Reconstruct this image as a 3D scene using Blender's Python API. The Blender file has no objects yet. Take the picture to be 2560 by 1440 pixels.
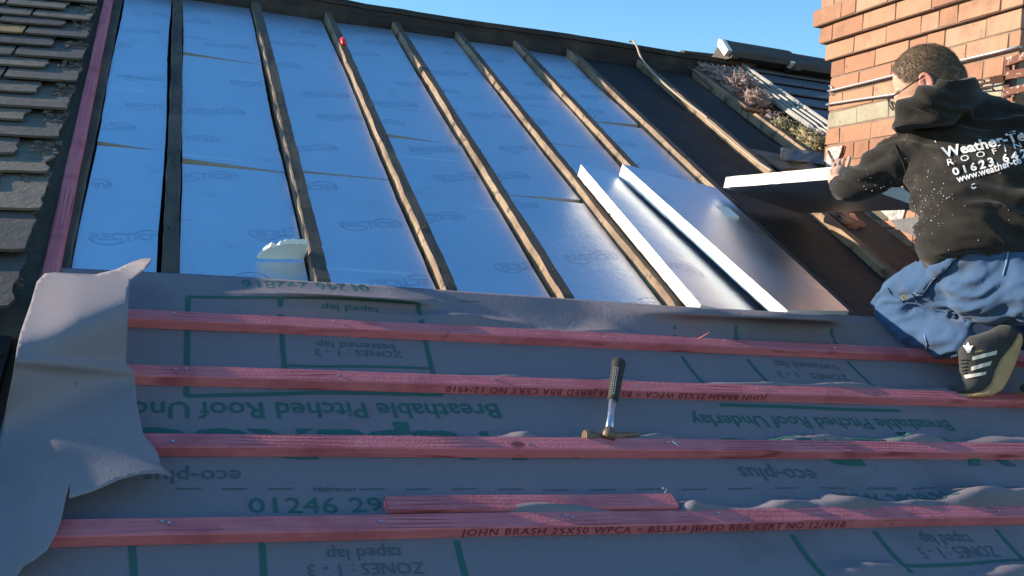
import bpy, bmesh, math, random
from mathutils import Vector, Matrix, noise
from mathutils.bvhtree import BVHTree
from mathutils.geometry import delaunay_2d_cdt
random.seed(7)
R_ = random.random
U = random.uniform
scene = bpy.context.scene
COL = scene.collection
PIT = 0.48548696            # roof pitch
RF = Matrix.Rotation(PIT, 4, 'X')      # roof frame: u along the ridge, v up the slope, w off the slope
I4 = Matrix.Identity(4)
H = 1.4
CF = 2531.61
CR = Vector((0.9387026, -0.33796211, 0.06796352))    # camera right / down / forward in world
CD = Vector((0.06075801, -0.03186651, -0.99764372))
CFW = Vector((0.33933153, 0.94062008, -0.00937927))
CAM = RF @ Vector((0, 0, H))
RFI = RF.inverted()

def ray(px, py):
    return CR * (px - 1280) + CD * (py - 720) + CFW * CF
def P(px, py, w=0.0):
    "point of the slope (roof frame), w metres above it"
    d = RFI.to_3x3() @ ray(px, py)
    return Vector((0, 0, H)) + d * ((H - w) / -d.z)
def PW(px, py, D):
    "world point at camera depth D"
    return CAM + ray(px, py) * (D / CF)
def PY(px, py, Y):
    d = ray(px, py)
    return CAM + d * ((Y - CAM.y) / d.y)
def PX(px, py, X):
    d = ray(px, py)
    return CAM + d * ((X - CAM.x) / d.x)

# ------------------------------------------------------------------ object helpers
FR = {}
def tag(o, label=None, cat=None, group=None, kind=None):
    if label: o['label'] = label
    if cat: o['category'] = cat
    if group: o['group'] = group
    if kind: o['kind'] = kind
    return o
def empty(name, origin, frame=RF):
    o = bpy.data.objects.new(name, None); COL.objects.link(o)
    o.empty_display_size = 0.05
    o.matrix_world = frame @ Matrix.Translation(origin)
    FR[o.name] = (frame, Vector(origin))
    return o
class MB:
    def __init__(s): s.v = []; s.f = []; s.m = []; s.tint = []
    def add(s, vs, fs, mi=0, tint=None):
        b = len(s.v)
        s.v += [Vector(x) for x in vs]
        for f in fs:
            s.f.append([b + i for i in f]); s.m.append(mi); s.tint.append(tint)
        return b
    def box(s, a, b, mi=0, jit=0.0, tint=None):
        x0, y0, z0 = a; x1, y1, z1 = b
        vs = [(x0,y0,z0),(x1,y0,z0),(x1,y1,z0),(x0,y1,z0),(x0,y0,z1),(x1,y0,z1),(x1,y1,z1),(x0,y1,z1)]
        if jit: vs = [tuple(c + U(-jit, jit) for c in v) for v in vs]
        s.add(vs, [(3,2,1,0),(4,5,6,7),(0,1,5,4),(1,2,6,5),(2,3,7,6),(3,0,4,7)], mi, tint)
    def loft(s, rings, mi=0, cap=True, tint=None):
        n = len(rings[0]); vs = [p for r in rings for p in r]; fs = []
        for k in range(len(rings) - 1):
            for i in range(n):
                j = (i + 1) % n
                fs.append((k*n+i, k*n+j, (k+1)*n+j, (k+1)*n+i))
        if cap:
            fs.append(tuple(range(n))[::-1]); fs.append(tuple((len(rings)-1)*n + i for i in range(n)))
        s.add(vs, fs, mi, tint)
    def tube(s, pts, rad, n=8, mi=0):
        pts = [Vector(p) for p in pts]; rings = []
        up = Vector((0.31, 0.2, 0.93))
        for k, p in enumerate(pts):
            d = (pts[min(k+1, len(pts)-1)] - pts[max(k-1, 0)]).normalized()
            a = d.cross(up)
            if a.length < 1e-3: a = d.cross(Vector((1,0,0)))
            a.normalize(); b = d.cross(a)
            r = rad[k] if isinstance(rad, (list, tuple)) else rad
            ra, rb = r if isinstance(r, (list, tuple)) else (r, r)
            rings.append([p + a*(ra*math.cos(2*math.pi*i/n)) + b*(rb*math.sin(2*math.pi*i/n)) for i in range(n)])
        s.loft(rings, mi)
    def build(s, name, mats, parent=None, frame=RF, origin=None, smooth=False, bevel=0, wn=False):
        if not isinstance(mats, (list, tuple)): mats = [mats]
        if parent is not None:
            frame, po = FR[parent.name]
        if origin is None:
            xs = [v.x for v in s.v]; ys = [v.y for v in s.v]; zs = [v.z for v in s.v]
            origin = Vector(((min(xs)+max(xs))/2, (min(ys)+max(ys))/2, min(zs)))
        origin = Vector(origin)
        me = bpy.data.meshes.new(name)
        me.from_pydata([v - origin for v in s.v], [], s.f)
        for m in mats: me.materials.append(m)
        for p, mi in zip(me.polygons, s.m): p.material_index = mi; p.use_smooth = smooth
        if any(t is not None for t in s.tint):
            at = me.attributes.new('tint', 'FLOAT', 'FACE')
            for i, t in enumerate(s.tint): at.data[i].value = 0.5 if t is None else t
        me.validate(); me.update()
        o = bpy.data.objects.new(name, me); COL.objects.link(o)
        if parent is None:
            o.matrix_world = frame @ Matrix.Translation(origin)
        else:
            o.parent = parent; o.matrix_local = Matrix.Translation(origin - po)
        FR[o.name] = (frame, origin)
        if bevel:
            b = o.modifiers.new('edge', 'BEVEL'); b.width = bevel; b.segments = 2; b.limit_method = 'ANGLE'
        return o

def remesh(mb, voxel, smooth_it=4, disp=None):
    "fuse closed lofts of mb into one continuous skin; returns a new MB"
    me = bpy.data.meshes.new('tmp'); me.from_pydata(mb.v, [], mb.f)
    bm = bmesh.new(); bm.from_mesh(me); bmesh.ops.recalc_face_normals(bm, faces=bm.faces); bm.to_mesh(me); bm.free()
    o = bpy.data.objects.new('tmp', me); COL.objects.link(o)
    r = o.modifiers.new('r', 'REMESH'); r.mode = 'VOXEL'; r.voxel_size = voxel
    if smooth_it:
        sm = o.modifiers.new('s', 'SMOOTH'); sm.factor = 0.5; sm.iterations = smooth_it
    dg = bpy.context.evaluated_depsgraph_get()
    ev = o.evaluated_get(dg); m2 = ev.to_mesh()
    out = MB()
    vs = [v.co.copy() for v in m2.vertices]; ns = [v.normal.copy() for v in m2.vertices]
    if disp: vs = [v + n * disp(v) for v, n in zip(vs, ns)]
    out.add(vs, [tuple(p.vertices) for p in m2.polygons])
    ev.to_mesh_clear(); bpy.data.objects.remove(o); bpy.data.meshes.remove(me)
    return out
def bvh(mb): return BVHTree.FromPolygons([v[:] for v in mb.v], mb.f)

_tc = {}
def text_mesh(s, mono=False, outline=False, spacing=1.0, shear=0.0, bold=0.0):
    "letters as flat triangles in x/y, width normalised to 1"
    key = (s, outline, spacing, shear, bold)
    if key in _tc: return _tc[key]
    cu = bpy.data.curves.new('t', 'FONT'); cu.body = s; cu.resolution_u = 2
    cu.space_character = spacing; cu.shear = shear; cu.offset = bold
    if outline: cu.fill_mode = 'NONE'
    o = bpy.data.objects.new('t', cu); COL.objects.link(o)
    dg = bpy.context.evaluated_depsgraph_get(); dg.update()
    me = o.evaluated_get(dg).to_mesh()
    vs = [v.co.copy() for v in me.vertices]
    if outline:
        el = [tuple(e.vertices) for e in me.edges]
    else:
        me.calc_loop_triangles(); el = [tuple(t.vertices) for t in me.loop_triangles]
    o.evaluated_get(dg).to_mesh_clear()
    bpy.data.objects.remove(o); bpy.data.curves.remove(cu)
    x0 = min(v.x for v in vs); x1 = max(v.x for v in vs); w = x1 - x0
    vs = [Vector(((v.x - x0)/w, v.y/w, 0)) for v in vs]
    _tc[key] = (vs, el)
    return vs, el

# ------------------------------------------------------------------ materials
class MT:
    def __init__(s, name, rough=0.7, metal=0.0, spec=0.5, col=(0.5,0.5,0.5)):
        s.m = bpy.data.materials.new(name); s.m.use_nodes = True
        s.nt = s.m.node_tree; s.b = s.nt.nodes['Principled BSDF']
        s.b.inputs['Roughness'].default_value = rough
        s.b.inputs['Metallic'].default_value = metal
        s.b.inputs['Specular IOR Level'].default_value = spec
        s.b.inputs['Base Color'].default_value = (*col, 1)
        s.tc = s.nt.nodes.new('ShaderNodeTexCoord')
    def n(s, t, **k):
        x = s.nt.nodes.new(t)
        for a, b in k.items(): setattr(x, a, b)
        return x
    def l(s, a, b): s.nt.links.new(a, b)
    def vec(s, scale=(1,1,1), rot=(0,0,0)):
        mp = s.n('ShaderNodeMapping'); mp.inputs['Scale'].default_value = scale; mp.inputs['Rotation'].default_value = rot
        oi = s.n('ShaderNodeObjectInfo'); ad = s.n('ShaderNodeVectorMath', operation='ADD')
        ml = s.n('ShaderNodeMath', operation='MULTIPLY'); ml.inputs[1].default_value = 37.0
        s.l(oi.outputs['Random'], ml.inputs[0]); s.l(ml.outputs[0], ad.inputs[1])
        s.l(s.tc.outputs['Object'], mp.inputs['Vector']); s.l(mp.outputs[0], ad.inputs[0])
        return ad.outputs[0]
    def noise(s, scale, detail=4, rough=0.55, stretch=(1,1,1), dist=0.0, rot=(0,0,0)):
        x = s.n('ShaderNodeTexNoise'); x.inputs['Scale'].default_value = scale
        x.inputs['Detail'].default_value = detail; x.inputs['Roughness'].default_value = rough; x.inputs['Distortion'].default_value = dist
        s.l(s.vec(stretch, rot), x.inputs['Vector']); return x.outputs['Fac']
    def ramp(s, fac, stops):
        r = s.n('ShaderNodeValToRGB'); e = r.color_ramp.elements
        while len(e) > 1: e.remove(e[-1])
        e[0].position = stops[0][0]; e[0].color = (*stops[0][1], 1)
        for p, c in stops[1:]:
            x = e.new(p); x.color = (*c, 1)
        s.l(fac, r.inputs['Fac']); return r.outputs['Color']
    def mix(s, fac, a, b, mode='MIX'):
        x = s.n('ShaderNodeMix', data_type='RGBA', blend_type=mode)
        for i, v in ((0, fac), (6, a), (7, b)):
            if hasattr(v, 'links') or hasattr(v, 'is_linked'): s.l(v, x.inputs[i])
            elif i == 0: x.inputs[0].default_value = v
            else: x.inputs[i].default_value = (*v, 1)
        return x.outputs[2]
    def step(s, fac, lo, hi):
        x = s.n('ShaderNodeMapRange'); x.inputs[1].default_value = lo; x.inputs[2].default_value = hi
        s.l(fac, x.inputs[0]); return x.outputs[0]
    def col(s, c): s.l(c, s.b.inputs['Base Color']); return s
    def rough(s, f, lo, hi):
        x = s.n('ShaderNodeMapRange'); x.inputs[3].default_value = lo; x.inputs[4].default_value = hi
        s.l(f, x.inputs[0]); s.l(x.outputs[0], s.b.inputs['Roughness']); return s
    def bump(s, f, dist, strength=1.0):
        x = s.n('ShaderNodeBump'); x.inputs['Distance'].default_value = dist; x.inputs['Strength'].default_value = strength
        if hasattr(s, 'last'): s.l(s.last, x.inputs['Normal'])
        s.l(f, x.inputs['Height']); s.l(x.outputs[0], s.b.inputs['Normal']); s.last = x.outputs[0]; return s
    def attr(s, name):
        a = s.n('ShaderNodeAttribute'); a.attribute_name = name; return a.outputs['Fac']

def wood(name, c1, c2, c3, axis=1, rough=0.8, spots=0.0, bump=0.0012, spotcol=(0.02,0.018,0.016)):
    m = MT(name, rough, spec=0.25)
    st = [1,1,1]; st[axis] = 0.06
    g = m.noise(26, 6, 0.6, st, 0.6)
    big = m.noise(3.5, 3, 0.6)
    c = m.mix(m.step(g, 0.3, 0.7), c1, c2)
    c = m.mix(m.step(big, 0.45, 0.7), c, c3)
    if spots:
        c = m.mix(m.step(m.noise(11, 5, 0.7), spots, spots + 0.12), c, spotcol)
    m.col(c); m.bump(g, bump)
    m.bump(m.noise(90, 3, 0.6), bump*0.5)
    return m.m
M = {}
M['rafter_side'] = wood('sawn_rafter_timber', (0.31,0.205,0.125), (0.40,0.285,0.185), (0.17,0.11,0.07), 1, spots=0.54, spotcol=(0.07,0.05,0.035))
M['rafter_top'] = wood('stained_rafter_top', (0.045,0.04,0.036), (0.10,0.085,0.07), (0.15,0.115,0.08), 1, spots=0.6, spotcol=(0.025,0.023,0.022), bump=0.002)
M['rafter_top_brown'] = wood('weathered_rafter_top', (0.085,0.066,0.052), (0.15,0.11,0.08), (0.075,0.058,0.045), 1, spots=0.62, spotcol=(0.03,0.027,0.025), bump=0.002)
M['old_wood'] = wood('old_dark_batten', (0.06,0.04,0.03), (0.13,0.09,0.06), (0.04,0.03,0.025), 0)
M['ridge_wood'] = wood('blackened_ridge_board', (0.02,0.019,0.018), (0.05,0.043,0.038), (0.09,0.07,0.05), 0, bump=0.003)
M['board_wood'] = wood('grey_weathered_board', (0.13,0.11,0.09), (0.2,0.17,0.14), (0.09,0.08,0.07), 0)
M['brown_stick'] = wood('brown_stick_wood', (0.16,0.07,0.035), (0.22,0.11,0.06), (0.10,0.05,0.03), 0)

def red_batten(name, axis):
    m = MT(name, 0.75, spec=0.25)
    st = [1,1,1]; st[axis] = 0.09
    g = m.noise(42, 5, 0.6, st, 1.5)
    w = m.n('ShaderNodeTexWave'); w.wave_type = 'BANDS'; w.bands_direction = 'Y' if axis == 0 else 'X'
    w.inputs['Scale'].default_value = 24; w.inputs['Distortion'].default_value = 9; w.inputs['Detail'].default_value = 2; w.inputs['Detail Scale'].default_value = 0.7
    st2 = [1,1,1]; st2[axis] = 0.12
    m.l(m.vec(st2), w.inputs['Vector'])
    c = m.mix(m.step(g, 0.3, 0.7), (0.52,0.125,0.145), (0.63,0.19,0.20))
    c = m.mix(m.step(m.noise(5, 4, 0.6), 0.5, 0.72), c, (0.38,0.085,0.105))
    gate = m.step(m.noise(4.5, 2, 0.5), 0.5, 0.62)
    ww = m.n('ShaderNodeMath', operation='MULTIPLY'); m.l(gate, ww.inputs[0]); m.l(m.step(w.outputs['Fac'], 0.75, 1.0), ww.inputs[1])
    c = m.mix(ww.outputs[0], c, (0.27,0.05,0.06))
    c = m.mix(m.step(m.noise(16, 5, 0.7), 0.66, 0.74), c, (0.20,0.07,0.08))
    c = m.mix(m.step(m.noise(9, 5, 0.75), 0.69, 0.75), c, (0.17,0.12,0.11))
    kn = m.n('ShaderNodeTexVoronoi'); kn.inputs['Scale'].default_value = 3.1; st3 = [1,1,1]; st3[axis] = 0.7; m.l(m.vec(st3), kn.inputs['Vector'])
    c = m.mix(m.step(kn.outputs['Distance'], 0.055, 0.03), c, (0.20,0.05,0.05))
    m.col(c); m.bump(w.outputs['Fac'], 0.0007, 0.4); m.bump(g, 0.0010); m.bump(m.noise(140, 3, 0.6), 0.0012); m.bump(m.noise(22, 4, 0.7), 0.002, 0.5)
    return m.m
M['red_u'] = red_batten('red_treated_batten', 0)
M['red_v'] = red_batten('red_treated_edge_timber', 1)

def fleece(name, a, b, wr=1.0):
    m = MT(name, 0.9, spec=0.15)
    m.col(m.mix(m.step(m.noise(160, 3, 0.6), 0.35, 0.65), a, b)) if False else None
    c = m.mix(m.noise(120, 4, 0.7), a, b)
    c = m.mix(m.step(m.noise(2.3, 5, 0.65), 0.56, 0.8), c, tuple(x*0.8 for x in a))
    c = m.mix(m.step(m.noise(14, 6, 0.75), 0.66, 0.78), c, tuple(x*0.62 for x in a))
    c = m.mix(m.step(m.noise(40, 5, 0.7), 0.68, 0.72), c, tuple(x*0.55 for x in a))
    m.col(c); m.bump(m.noise(150, 3, 0.7), 0.0007); m.bump(m.noise(5, 3, 0.5), 0.002, 0.5); m.bump(m.noise(17, 5, 0.6, (1, 1, 1), 1.2), 0.003*wr, 0.6)
    return m.m
M['membrane'] = fleece('grey_fleece_membrane', (0.165,0.142,0.158), (0.232,0.202,0.218))
M['membrane_back'] = fleece('pale_membrane_back', (0.205,0.182,0.20), (0.255,0.228,0.242), 0.12)
M['green'] = MT('green_print', 0.85, spec=0.15, col=(0.038,0.118,0.10)).m
M['green_dull'] = MT('faint_green_print', 0.85, spec=0.15, col=(0.085,0.112,0.118)).m
M['batten_ink'] = MT('dark_batten_ink', 0.85, spec=0.1, col=(0.17,0.04,0.055)).m
M['foil_ink'] = MT('dark_foil_ink', 0.4, 1.0, col=(0.42,0.47,0.58)).m

def foil():
    m = MT('aluminium_foil_facing', 0.34, 1.0, col=(0.80,0.81,0.83))
    c = m.mix(m.noise(2.2, 4, 0.6), (0.70,0.74,0.82), (0.84,0.87,0.93))
    scr = m.noise(30, 2, 0.4, (0.035, 1.0, 1.0), 0.0, (0, 0, 0.12))
    s1 = m.step(scr, 0.70, 0.735)
    c = m.mix(s1, c, (0.95,0.95,0.95))
    c = m.mix(m.step(m.noise(7, 6, 0.75), 0.58, 0.8), c, (0.60,0.62,0.66))
    scr2 = m.noise(34, 2, 0.4, (0.03, 1.0, 1.0), 0.0, (0, 0, -0.1))
    c = m.mix(m.step(scr2, 0.73, 0.77), c, (0.35,0.38,0.45))
    m.col(c); m.rough(m.noise(5, 6, 0.7), 0.30, 0.52)
    m.bump(m.noise(2.6, 3, 0.5), 0.010, 0.4); m.bump(m.noise(13, 5, 0.65, (1, 1, 1), 1.5), 0.003, 0.5); m.bump(m.noise(60, 3, 0.6), 0.0005, 0.5); m.bump(scr, 0.0015, 0.25)
    return m.m
M['foil'] = foil()
def foam(name, a, b):
    m = MT(name, 0.9, spec=0.1)
    m.col(m.mix(m.noise(120, 3, 0.7), a, b)); m.bump(m.noise(170, 3, 0.7), 0.0012); return m.m
M['foam'] = foam('cream_foam_core', (0.80,0.77,0.66), (0.88,0.86,0.78))
M['foam_old'] = foam('yellowed_foam_edge', (0.42,0.39,0.33), (0.54,0.50,0.42))
def felt():
    m = MT('black_roofing_felt', 0.75, spec=0.3)
    c = m.mix(m.noise(18, 5, 0.65), (0.014,0.013,0.013), (0.04,0.037,0.035))
    c = m.mix(m.step(m.noise(2.6, 5, 0.6), 0.62, 0.78), c, (0.055,0.052,0.05))
    m.col(c); m.bump(m.noise(40, 4, 0.6), 0.003); m.bump(m.noise(3, 3, 0.5), 0.02); return m.m
M['felt'] = felt()
def slate():
    m = MT('weathered_slate', 0.7, spec=0.3)
    t = m.attr('tint')
    c = m.ramp(t, [(0.0, (0.075,0.062,0.052)), (0.35, (0.12,0.10,0.08)), (0.7, (0.15,0.125,0.095)), (0.93, (0.18,0.148,0.108)), (1.0, (0.29,0.19,0.08))])
    c = m.mix(m.step(m.noise(9, 6, 0.7), 0.5, 0.72), c, (0.085,0.08,0.072))
    c = m.mix(m.step(m.noise(16, 6, 0.75), 0.62, 0.72), c, (0.22,0.20,0.17))
    c = m.mix(m.step(m.noise(30, 5, 0.7), 0.68, 0.76), c, (0.24,0.19,0.09))
    m.col(c); m.bump(m.noise(14, 6, 0.7), 0.006); m.bump(m.noise(80, 4, 0.7), 0.0015); return m.m
M['slate'] = slate()
M['mortar_old'] = MT('crumbly_lime_mortar', 0.95, spec=0.1)
_m = M['mortar_old']; _m.col(_m.mix(_m.noise(45, 5, 0.7), (0.085,0.07,0.055), (0.20,0.17,0.13))); _m.bump(_m.noise(60, 5, 0.7), 0.006); M['mortar_old'] = _m.m
def tile():
    m = MT('dark_concrete_tile', 0.6, spec=0.4)
    c = m.mix(m.noise(8, 5, 0.65), (0.085,0.088,0.105), (0.13,0.13,0.145))
    c = m.mix(m.step(m.noise(3, 4, 0.6), 0.55, 0.75), c, (0.15,0.14,0.13))
    m.col(c); m.bump(m.noise(60, 4, 0.7), 0.002); return m.m
M['tile'] = tile()
M['ridge_tile'] = MT('dark_clay_ridge', 0.7, spec=0.3); _m = M['ridge_tile']
_m.col(_m.mix(_m.noise(9, 5, 0.7), (0.045,0.038,0.036), (0.12,0.09,0.075))); _m.bump(_m.noise(40, 4, 0.7), 0.003); M['ridge_tile'] = _m.m
def brick():
    m = MT('red_brick', 0.85, spec=0.2)
    t = m.attr('tint')
    c = m.ramp(t, [(0.0, (0.32,0.155,0.095)), (0.35, (0.40,0.205,0.125)), (0.7, (0.47,0.255,0.16)), (0.8, (0.44,0.27,0.18)), (0.81, (0.36,0.33,0.235)), (1.0, (0.40,0.37,0.28))])
    c = m.mix(m.step(m.noise(7, 5, 0.65), 0.48, 0.75), c, m.mix(0.5, c, (0.30,0.155,0.105)))
    c = m.mix(m.step(m.noise(48, 4, 0.75), 0.66, 0.71), c, (0.09,0.06,0.045))
    c = m.mix(m.step(m.noise(4, 5, 0.7), 0.62, 0.85), c, (0.25,0.16,0.115))
    m.col(c); c = m.mix(m.step(m.noise(3.2, 6, 0.7), 0.52, 0.80), c, (0.13,0.09,0.07))
    c = m.mix(m.step(m.noise(6.5, 7, 0.75), 0.58, 0.85), c, (0.50,0.38,0.30))
    c = m.mix(m.step(m.noise(26, 6, 0.75), 0.62, 0.70), c, (0.20,0.10,0.07))
    m.col(c); m.bump(m.noise(12, 5, 0.65), 0.006); m.bump(m.noise(120, 4, 0.7), 0.0016); return m.m
M['brick'] = brick()
def mortar():
    m = MT('grey_brown_mortar', 0.95, spec=0.1)
    m.col(m.mix(m.noise(30, 5, 0.7), (0.15,0.10,0.07), (0.36,0.27,0.20))); m.bump(m.noise(60, 5, 0.7), 0.004); return m.m
M['mortar'] = mortar()
def lead():
    m = MT('mottled_lead_flashing', 0.55, spec=0.4)
    c = m.mix(m.step(m.noise(55, 5, 0.75), 0.42, 0.6), (0.60,0.57,0.50), (0.20,0.195,0.19))
    m.col(c); m.bump(m.noise(25, 5, 0.7), 0.004); return m.m
M['lead'] = lead()
M['lead_sheet'] = MT('dull_grey_lead_sheet', 0.45, spec=0.5); _m = M['lead_sheet']
_m.col(_m.mix(_m.noise(8, 5, 0.7), (0.06,0.062,0.068), (0.14,0.14,0.145))); _m.bump(_m.noise(10, 4, 0.6), 0.005); M['lead_sheet'] = _m.m
M['rust'] = MT('flaking_rust_and_paint', 0.7, spec=0.3); _m = M['rust']
_m.col(_m.mix(_m.step(_m.noise(34, 5, 0.7), 0.55, 0.62), (0.16,0.055,0.03), (0.55,0.46,0.40))); _m.bump(_m.noise(40, 4, 0.7), 0.003); M['rust'] = _m.m
M['dark_rust'] = MT('dark_rust', 0.75, spec=0.3, col=(0.07,0.03,0.02)).m
M['steel'] = MT('galvanised_wire', 0.4, 0.7, col=(0.55,0.55,0.55)).m
M['bright_steel'] = MT('bright_nail_steel', 0.3, 1.0, col=(0.7,0.7,0.7)).m
M['nail'] = MT('rusty_nail', 0.7, 0.4, col=(0.06,0.04,0.03)).m
M['edging'] = MT('pale_sunlit_tile_edge', 0.5, spec=0.4); _m = M['edging']
_m.col(_m.mix(_m.noise(14, 5, 0.7, (1,0.2,1)), (0.22,0.21,0.19), (0.48,0.46,0.42))); M['edging'] = _m.m  # pale grey puts sunlight into the colour of the tile edges
def wool(name, a, b):
    m = MT(name, 1.0, spec=0.0); m.col(m.mix(m.noise(25, 5, 0.7), a, b)); m.bump(m.noise(50, 5, 0.8), 0.01); return m.m
M['wool_pink'] = wool('pinkish_mineral_wool', (0.30,0.20,0.175), (0.60,0.46,0.40))
M['wool_yellow'] = wool('yellow_mineral_wool', (0.26,0.21,0.11), (0.55,0.47,0.29))
M['cable'] = MT('pale_tan_cable', 0.6, col=(0.42,0.33,0.24)).m
M['cord'] = MT('dark_brown_cord', 0.7, col=(0.06,0.04,0.03)).m
M['red_plastic'] = MT('red_plastic', 0.4, col=(0.70,0.03,0.03)).m
def cloth(name, a, b, sc=260, fade=None, dust=None):
    m = MT(name, 0.95, spec=0.1)
    c = m.mix(m.noise(6, 5, 0.65), a, b)
    if fade: c = m.mix(m.step(m.noise(5.5, 5, 0.7), 0.56, 0.8), c, fade)
    if dust: c = m.mix(m.step(m.noise(11, 8, 0.8), 0.58, 0.85), c, dust)
    m.col(c); m.bump(m.noise(sc, 2, 0.6), 0.0006); m.bump(m.noise(28, 4, 0.6), 0.003, 0.6)
    m.b.inputs['Sheen Weight'].default_value = 0.15; m.b.inputs['Sheen Roughness'].default_value = 0.5
    return m.m
M['hoodie'] = cloth('black_sweatshirt_cloth', (0.021,0.0185,0.016), (0.034,0.030,0.026), fade=(0.05,0.045,0.039), dust=(0.12,0.11,0.095))
M['denim'] = cloth('blue_work_cotton', (0.042,0.088,0.18), (0.07,0.128,0.235), fade=(0.115,0.135,0.16))
M['denim_seam'] = cloth('pale_trouser_seam', (0.16,0.24,0.36), (0.24,0.31,0.40))
M['white_print'] = MT('white_garment_print', 0.7, spec=0.2, col=(0.80,0.80,0.80)).m
M['skin'] = MT('skin', 0.5, spec=0.4); _m = M['skin']
_m.col(_m.mix(_m.noise(40, 4, 0.6), (0.55,0.30,0.20), (0.68,0.41,0.29))); _m.bump(_m.noise(120, 3, 0.6), 0.0006)
_m.b.inputs['Subsurface Weight'].default_value = 0.12; _m.b.inputs['Subsurface Radius'].default_value = (0.01,0.004,0.002); _m.b.inputs['Subsurface Scale'].default_value = 0.5; M['skin'] = _m.m
M['ear'] = MT('reddened_ear', 0.5, col=(0.66,0.26,0.19)).m
M['hair'] = MT('short_brown_hair', 0.6, spec=0.3); _m = M['hair']
_m.col(_m.mix(_m.noise(60, 3, 0.6), (0.13,0.088,0.056), (0.27,0.19,0.125))); M['hair'] = _m.m
M['glasses'] = MT('dark_spectacle_frame', 0.3, col=(0.015,0.015,0.02)).m
M['shoe'] = cloth('worn_black_suede', (0.030,0.030,0.030), (0.075,0.073,0.07), 200, fade=(0.12,0.115,0.105))
M['shoe_stripe'] = MT('cream_shoe_stripe', 0.7, spec=0.2); _m = M['shoe_stripe']
_m.col(_m.mix(_m.noise(45, 5, 0.7), (0.55,0.49,0.37), (0.78,0.73,0.60))); M['shoe_stripe'] = _m.m
M['gum'] = MT('gum_rubber_sole', 0.6, spec=0.3); _m = M['gum']
_m.col(_m.mix(_m.noise(25, 5, 0.7), (0.40,0.22,0.09), (0.58,0.36,0.17))); _m.bump(_m.noise(120, 3, 0.6), 0.0015); M['gum'] = _m.m
M['gold'] = MT('gold_print', 0.4, 0.5, col=(0.6,0.42,0.12)).m
M['rubber'] = MT('black_rubber_grip', 0.65, spec=0.3); _m = M['rubber']
_m.col(_m.mix(_m.noise(30, 4, 0.6), (0.018,0.017,0.015), (0.045,0.042,0.036))); M['rubber'] = _m.m
M['hammer_steel'] = MT('scuffed_blue_grey_steel', 0.35, 0.8); _m = M['hammer_steel']
_m.col(_m.mix(_m.step(_m.noise(40, 5, 0.7), 0.45, 0.6), (0.34,0.42,0.55), (0.62,0.60,0.58))); M['hammer_steel'] = _m.m
M['hammer_head'] = MT('rusty_hammer_head', 0.55, 0.5); _m = M['hammer_head']
_m.col(_m.mix(_m.noise(30, 5, 0.7), (0.09,0.06,0.04), (0.24,0.17,0.11))); M['hammer_head'] = _m.m
M['ground'] = MT('far_ground', 0.95, spec=0.1); _m = M['ground']
_m.col(_m.mix(_m.noise(0.08, 6, 0.6), (0.07,0.08,0.045), (0.16,0.15,0.11))); M['ground'] = _m.m

# ------------------------------------------------------------------ ground far below
mb = MB(); mb.box((-400, -400, -6.4), (400, 400, -6.0))
tag(mb.build('ground', M['ground'], frame=I4), kind='structure')

# ------------------------------------------------------------------ heights of the underlay
VB = [2.300, 2.055, 1.800, 1.540]      # upper edges of the battens
BW = 0.047
def sm(x, a, b):
    t = max(0.0, min(1.0, (x - a) / (b - a))); return t*t*(3 - 2*t)
def hm(u, v):
    "height of the loose underlay above the rafters"
    edges = [2.62] + VB + [1.30, 1.05, 0.8, 0.5, 0.2]
    h = 0.0
    for k in range(len(edges) - 1):
        top = edges[k] - (BW if k else 0.0); bot = edges[k+1]
        if bot <= v <= top:
            t = (v - bot) / (top - bot)         # 0 just above the lower batten
            n1 = noise.noise(Vector((u*2.6 + k*7.3, k*3.1, 0.4))) ; n2 = noise.noise(Vector((u*6.5 + k*5.1, k*1.7, 2.2)))
            a = max(0.0, 0.40 + 1.5*n1 + 0.8*n2) * (0.35 + 0.65*sm(u, 0.2, 0.9))
            if k == 0: a *= 1.0
            ext = 0.10 + 0.42 * sm(n1 + 0.5*n2, -0.3, 0.7)
            h += (0.017 if k else 0.016) * a * (1 - sm(t, 0.0, ext)) * sm(t, -0.02, 0.10)
            h -= 0.007 * math.sin(math.pi * t) * (0.6 + 0.5*noise.noise(Vector((u*2.4, k*2.0, 9.1))))
    h += 0.0022 * noise.noise(Vector((u*5, v*5, 1.0)))
    if v > 2.36:                                   # loose upper edge ripples
        s = sm(v, 2.36, 2.56)
        h += s * (0.010*max(0, noise.noise(Vector((u*2.1 + 3.3, v*3.0, 5)))) + 0.006)
        h += (0.064 * sm(u, 1.25, 1.60) + 0.030 * sm(u, 1.68, 1.88)) * sm(v, 2.32, 2.53) * (1 - 0.6*sm(u, 2.0, 2.2) - 0.4*sm(u, 2.24, 2.5))
        h += 0.030 * math.exp(-((u - 0.43 - (2.47 - v)*0.6)/0.26)**2) * math.exp(-((v - 2.43)/0.075)**2)
    return h + 0.004

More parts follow.
